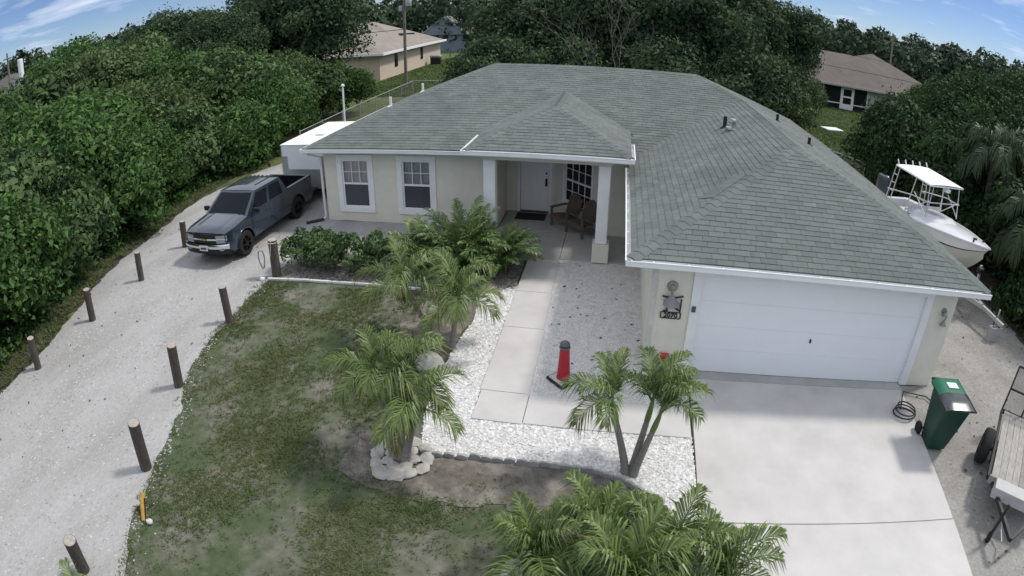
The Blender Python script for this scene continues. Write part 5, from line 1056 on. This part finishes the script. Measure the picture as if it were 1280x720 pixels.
# distant woods as one mass
g = np.random.default_rng(77); Cs, Ns = [], []
for az in np.arange(-84, 72, 1.05):
    for ring in range(2):
        a = R(az+g.uniform(-.6, .6)); d_ = (100 if ring == 0 else 128)+g.uniform(-9, 9)
        if az < -40: d_ *= .95
        hh = g.uniform(6.8, 9.6)+(1.5 if ring else 0); c = np.array([CX+d_*math.sin(a), CY+d_*math.cos(a), hh*.5]); n = 420
        q = g.normal(0, 1, (n, 3)); q /= np.linalg.norm(q, axis=1)[:, None]; q[:, 2] = np.abs(q[:, 2])*np.where(g.random(n) < .25, -1, 1)
        Cs.append(c+q*np.array([3.0, 3.0, hh*.5])*g.uniform(.75, 1.05, (n, 1))); Ns.append(q)
V = leaf_quads(np.concatenate(Cs), np.concatenate(Ns), .72, .7, lrng=g)
tag(link('distant_woods', npmesh('distant_woods', V, np.arange(len(V)).reshape(-1, 4), leafmat('leaf_far', (.035, .065, .035), (.06, .095, .05), .15, .6, .06))), 'far off belt of woods along the whole horizon', 'woods', kind='stuff')
# weeds at the thicket foot
Cs, Ns = [], []
for k in range(260):
    t = random.random(); y = -9+25*t; x = np.interp(y, [-9, -3.5, -1.2, 2.4, 6.7, 10.2, 16], [-14.6, -15.1, -15.7, -16.8, -17.7, -18.2, -17.0])-random.uniform(-.1, 1.1); s = random.uniform(.15, .42); n = 45
    q = g.normal(0, 1, (n, 3)); q /= np.linalg.norm(q, axis=1)[:, None]; q[:, 2] = np.abs(q[:, 2]); Cs.append(np.array([x, y, 0])+q*s*np.array([1, 1, 1.2])*g.uniform(.5, 1, (n, 1))); Ns.append(q)
V = leaf_quads(np.concatenate(Cs), np.concatenate(Ns), .13, .5, lrng=g); tag(link('undergrowth', npmesh('undergrowth', V, np.arange(len(V)).reshape(-1, 4), LG['thicket'])), 'low weeds along the foot of the thicket', 'weeds', kind='stuff')
# bare branching tree behind the ridge
bt_ = empty('bare_tree', (-1.5, 22.0, 0), 0, 'bare pale branched tree rising behind the roof ridge', 'tree')
mb = MB(); rb_ = random.Random(4)
def branch(p, d, ln, r, lv):
    e = p+d*ln; mid_ = p.lerp(e, .5)+Vector((rb_.uniform(-.1, .1), rb_.uniform(-.1, .1), .05))*ln; mb.tube([p, mid_, e], [r, r*.8, r*.6], 6)
    if lv:
        for _ in range(3): branch(e if _ else mid_, (d+Vector((rb_.uniform(-.8, .8), rb_.uniform(-.6, .6), rb_.uniform(-.1, .5)))).normalized(), ln*rb_.uniform(.6, .85), r*.6, lv-1)
for a in (-.4, .35): branch(Vector((0, 0, 0)), Vector((a*.6, .1, 1)).normalized(), 3.0, .04, 3)
mb.build('trunk', mat('bare_bark', (.15, .13, .115), .9, .2, 8.), bt_)

# ---- palms
M_frond = leafmat('palm_leaf', (.072, .135, .034), (.20, .25, .082), .2, .4, 1.5, .18, .25, .35)
M_frond2 = leafmat('areca_leaf', (.075, .14, .042), (.17, .23, .08), .2, .4, 1.5, .18, .25, .35)
M_dryf = leafmat('dry_leaf', (.16, .15, .06), (.22, .20, .09), .3, .6, 1.5, .2, .25, .2)
M_ptr = mat('palm_trunk', (.24, .225, .205), .9, .2, 5., .3, 30, stretch=(1, 1, 5)); M_shaft = mat('crownshaft', (.14, .19, .07), .6, .12, 6.)
def frond_mesh(seed, L_, elev, bend, n, lfac, width, m, vee=.5, droop=.35):
    g = random.Random(seed); th = elev; p = Vector((0, 0, 0)); pts = [p.copy()]; N = 14
    for i in range(N):
        p = p+Vector((math.cos(th), 0, math.sin(th)))*L_/N; pts.append(p.copy()); th -= bend/N*(.5+1.1*i/N)
    mb = MB(); mb.tube(pts, [.016*(1-.85*i/N)+.002 for i in range(N+1)], 5)
    for i in range(n):
        t = .12+.88*i/(n-1); f = t*N; k = min(int(f), N-1); b_ = pts[k].lerp(pts[k+1], f-k); fwd = (pts[k+1]-pts[k]).normalized(); up = Vector((0, 1, 0)).cross(fwd)*-1
        if up.z < 0: up = -up
        ln = L_*lfac*(math.sin(math.pi*(t*.86+.12))**.6)*g.uniform(.85, 1.1); sweep = .7+.75*t+g.uniform(-.15, .15)
        for sg in (-1, 1):
            v = vee+g.uniform(-.5, .5); d = (Vector((0, sg, 0))*math.cos(v)+up*math.sin(v)+fwd*sweep).normalized(); w = width*g.uniform(.8, 1.2); wv = fwd.cross(d).cross(d).normalized()*w
            m1 = b_+d*ln*.45; e = b_+d*ln+Vector((0, 0, -1))*ln*droop*g.uniform(.6, 1.3)-d*ln*.12
            mb.add([b_-wv*.35, b_+wv*.35, m1+wv, m1-wv, e], [(0, 1, 2, 3), (3, 2, 4)])
    return mb.mesh('frond', m)
FR = [frond_mesh(i, 1.0, e, b, 42, .50, .0115, M_frond, .45, .55) for i, (e, b) in enumerate([(1.25, 1.9), (1.0, 2.0), (.8, 1.9), (.55, 1.7), (1.4, 1.3), (.3, 1.5)])]
FD = frond_mesh(9, 1.0, .1, 1.7, 30, .34, .016, M_dryf, .2, .5)
FA = [frond_mesh(20+i, 1.0, e, b, 26, .30, .013, M_frond2, .35, .3) for i, (e, b) in enumerate([(1.45, .9), (1.3, 1.2), (1.15, 1.4), (.95, 1.5)])]
def palm(base, stems, label, name='palm_tree', fl=1.25, nf=11, seed=0, group='small palms in the front yard', rt=.055, dry=0, up=False):
    t = empty(name, (*base, 0), 0, label, 'palm', group); g = random.Random(seed)
    for (bx_, by_, cx_, cy_, cz, *azs) in stems:
        b0 = Vector((bx_-base[0], by_-base[1], -.03)); c = Vector((cx_-base[0], cy_-base[1], cz)); out_ = (c-b0); out_.z = 0
        pts = [b0, b0.lerp(c, .3)+out_*.12*-1, b0.lerp(c, .65)+out_*.02, c]; sm = []
        for i in range(34):
            u = i/33; sm.append(((1-u)**3)*pts[0]+3*u*(1-u)**2*pts[1]+3*u*u*(1-u)*pts[2]+u**3*pts[3])
        MB().tube(sm[:26], [rt*(1.4-.55*i/25)*(1+.07*(i % 2))*(1+.25*max(0, 1-i/4)) for i in range(26)], 10).build('trunk', M_ptr, t, smooth=70)
        MB().tube(sm[25::2]+[c+(sm[-1]-sm[-2]).normalized()*.12], [rt*.92, rt*.98, rt*.9, rt*.75, rt*.55, rt*.3], 10).build('crownshaft', M_shaft, t, smooth=60)
        for k in range(nf):
            a = k*2.399+g.uniform(-.25, .25); j = k/nf
            if azs: a = azs[0]+azs[1]*(2*((k*.618) % 1)-1)
            me = FR[4] if j < .12 else FR[([0, 4, 1, 0, 2] if up else [0, 1, 2, 3, 2])[min(4, int(j*5))]]
            link('frond', me, t, c+Vector((0, 0, .05-.1*j)), (0, g.uniform(-.12, .12), a), [fl*g.uniform(.82, 1.1)]*3)
        for k in range(dry): link('frond', FD, t, c-Vector((0, 0, .12)), (0, .2, g.uniform(0, 6.28)), [fl*.8]*3)
    return t
palm((-3.88, -3.4), [(-3.98, -3.38, -4.15, -3.2, 1.55), (-3.78, -3.42, -3.45, -3.5, 1.2), (-3.88, -3.36, -3.75, -3.0, 1.4)], 'bushy palm standing inside the ring of pale stones', fl=.95, nf=8, seed=1, rt=.055, dry=1)
palm((-4.05, .15), [(-4.25, .14, -4.95, .35, 1.25), (-3.92, .13, -3.78, .2, .98)], 'slender two stemmed palm on bare soil by the shrub bed', fl=1.12, nf=10, seed=2, rt=.05, dry=1)
palm((-.22, -3.07), [(-.27, -3.06, -.62, -2.95, 1.32, R(185), R(110)), (-.18, -3.03, -.02, -2.9, 1.34, R(85), R(95)), (-.15, -3.1, .10, -3.1, 1.28, R(25), R(80))], 'three stemmed palm on white shell beside the driveway', fl=.88, nf=7, seed=3, rt=.05, up=True)
palm((-.3, -5.3), [(-.6, -5.35, -1.4, -5.4, .48), (-.3, -5.2, -.66, -4.95, .5), (-.1, -5.35, .26, -5.3, .55), (.0, -5.5, .92, -5.5, .5), (-.3, -5.6, -.3, -5.9, .8)], 'large palm clump at the bottom of the picture', fl=1.05, nf=12, seed=4, rt=.06, dry=1, up=True)
palm((-7.3, -7.85), [(-7.3, -7.85, -7.28, -7.85, .25)], 'small palm at the bottom corner in front of a post', fl=.6, nf=6, seed=5, rt=.04)
def areca(x, y, n, s, label, seed):
    t = empty('areca_palm', (x, y, 0), 0, label, 'palm', 'feathery palms by the porch'); g = random.Random(seed)
    for k in range(n):
        a = g.uniform(0, 6.28); r = .28*math.sqrt(g.random()); link('frond', FA[k % 4], t, (r*math.cos(a), r*math.sin(a), g.uniform(0, .35)), (0, g.uniform(-.1, .15), a+g.uniform(-.5, .5)), [s*g.uniform(.75, 1.15)]*3)
    for k in range(5): a = k*1.25; MB().tube([(.12*math.cos(a), .12*math.sin(a), -.02), (.16*math.cos(a), .16*math.sin(a), .5)], .025, 7).build('cane', M_shaft, t)
areca(-4.7, 3.95, 76, 1.5, 'tall feathery palm in the bed below the porch column', 1); areca(-3.75, 3.95, 62, 1.25, 'lower feathery palm at the bed corner beside the walkway', 2); areca(-5.6, 3.6, 44, 1.15, 'feathery palm in the middle of the shrub bed', 3)
# leafy garden shrubs in the bed
bedm = [npmesh('bed_crown', *(lambda q: (q[0], q[1]))(crown(60+i, (.62, .58, .5), 1300, .095, 12, (.16, .4))), leafmat('leaf_bed', (.06, .115, .045), (.12, .18, .07), .2, .5, 3., spec=.15)) for i in range(3)]
for i, (x, y, s, l) in enumerate([(-9.15, 3.35, 1.05, 'leafy shrub in the bed beside the roped post'), (-8.35, 3.3, 1.0, 'second leafy shrub in the bed from the roped post'), (-7.55, 3.25, 1.1, 'third leafy shrub in the bed from the roped post'), (-6.75, 3.4, .85, 'fourth leafy shrub in the bed, next to the feathery palms'), (-8.75, 3.95, .95, 'leafy shrub at the back of the bed behind the first two'), (-7.1, 4.0, .9, 'leafy shrub at the back of the bed under the second window')]):
    t = empty('garden_shrub', (x, y, 0), i*1.1, l, 'shrub', 'leafy shrubs in the front bed')
    link('foliage', bedm[i % 3], t, (0, 0, .46*s), None, (s, s, s*1.05)); m_ = MB()
    for k in range(5): a = k*1.3; m_.tube([(.04*math.cos(a), .04*math.sin(a), -.02), (.2*math.cos(a), .2*math.sin(a), .45)], .013, 5)
    m_.build('stem', M_bark, t)
# drooping palms among the trees by the boat
FQ = [frond_mesh(40+i, 1.0, e, b, 40, .34, .013, leafmat('palm_dusky', (.03, .055, .022), (.062, .088, .04), .25, .45, 1., .15), .1, .75) for i, (e, b) in enumerate([(1.1, 2.3), (.7, 2.3), (.35, 2.0), (0, 1.5)])]
for (x, y, h, l, sd_) in [(13.0, 8.6, 4.0, 'drooping palm rising behind the boat bow', 1), (12.7, 4.9, 2.6, 'lower drooping palm at the picture edge beyond the boat', 2)]:
    t = empty('drooping_palm', (x, y, 0), 0, l, 'palm', 'drooping palms beside the boat'); g_ = random.Random(sd_)
    MB().tube([(0, 0, -.1), (.05, .03, h*.5), (0, 0, h)], [.2, .17, .16], 12).build('trunk', M_bark, t, smooth=60)
    for k in range(20): link('frond', FQ[k*4//20], t, (0, 0, h), (0, g_.uniform(-.1, .1), k*2.399), [2.3*g_.uniform(.85, 1.1)]*3)
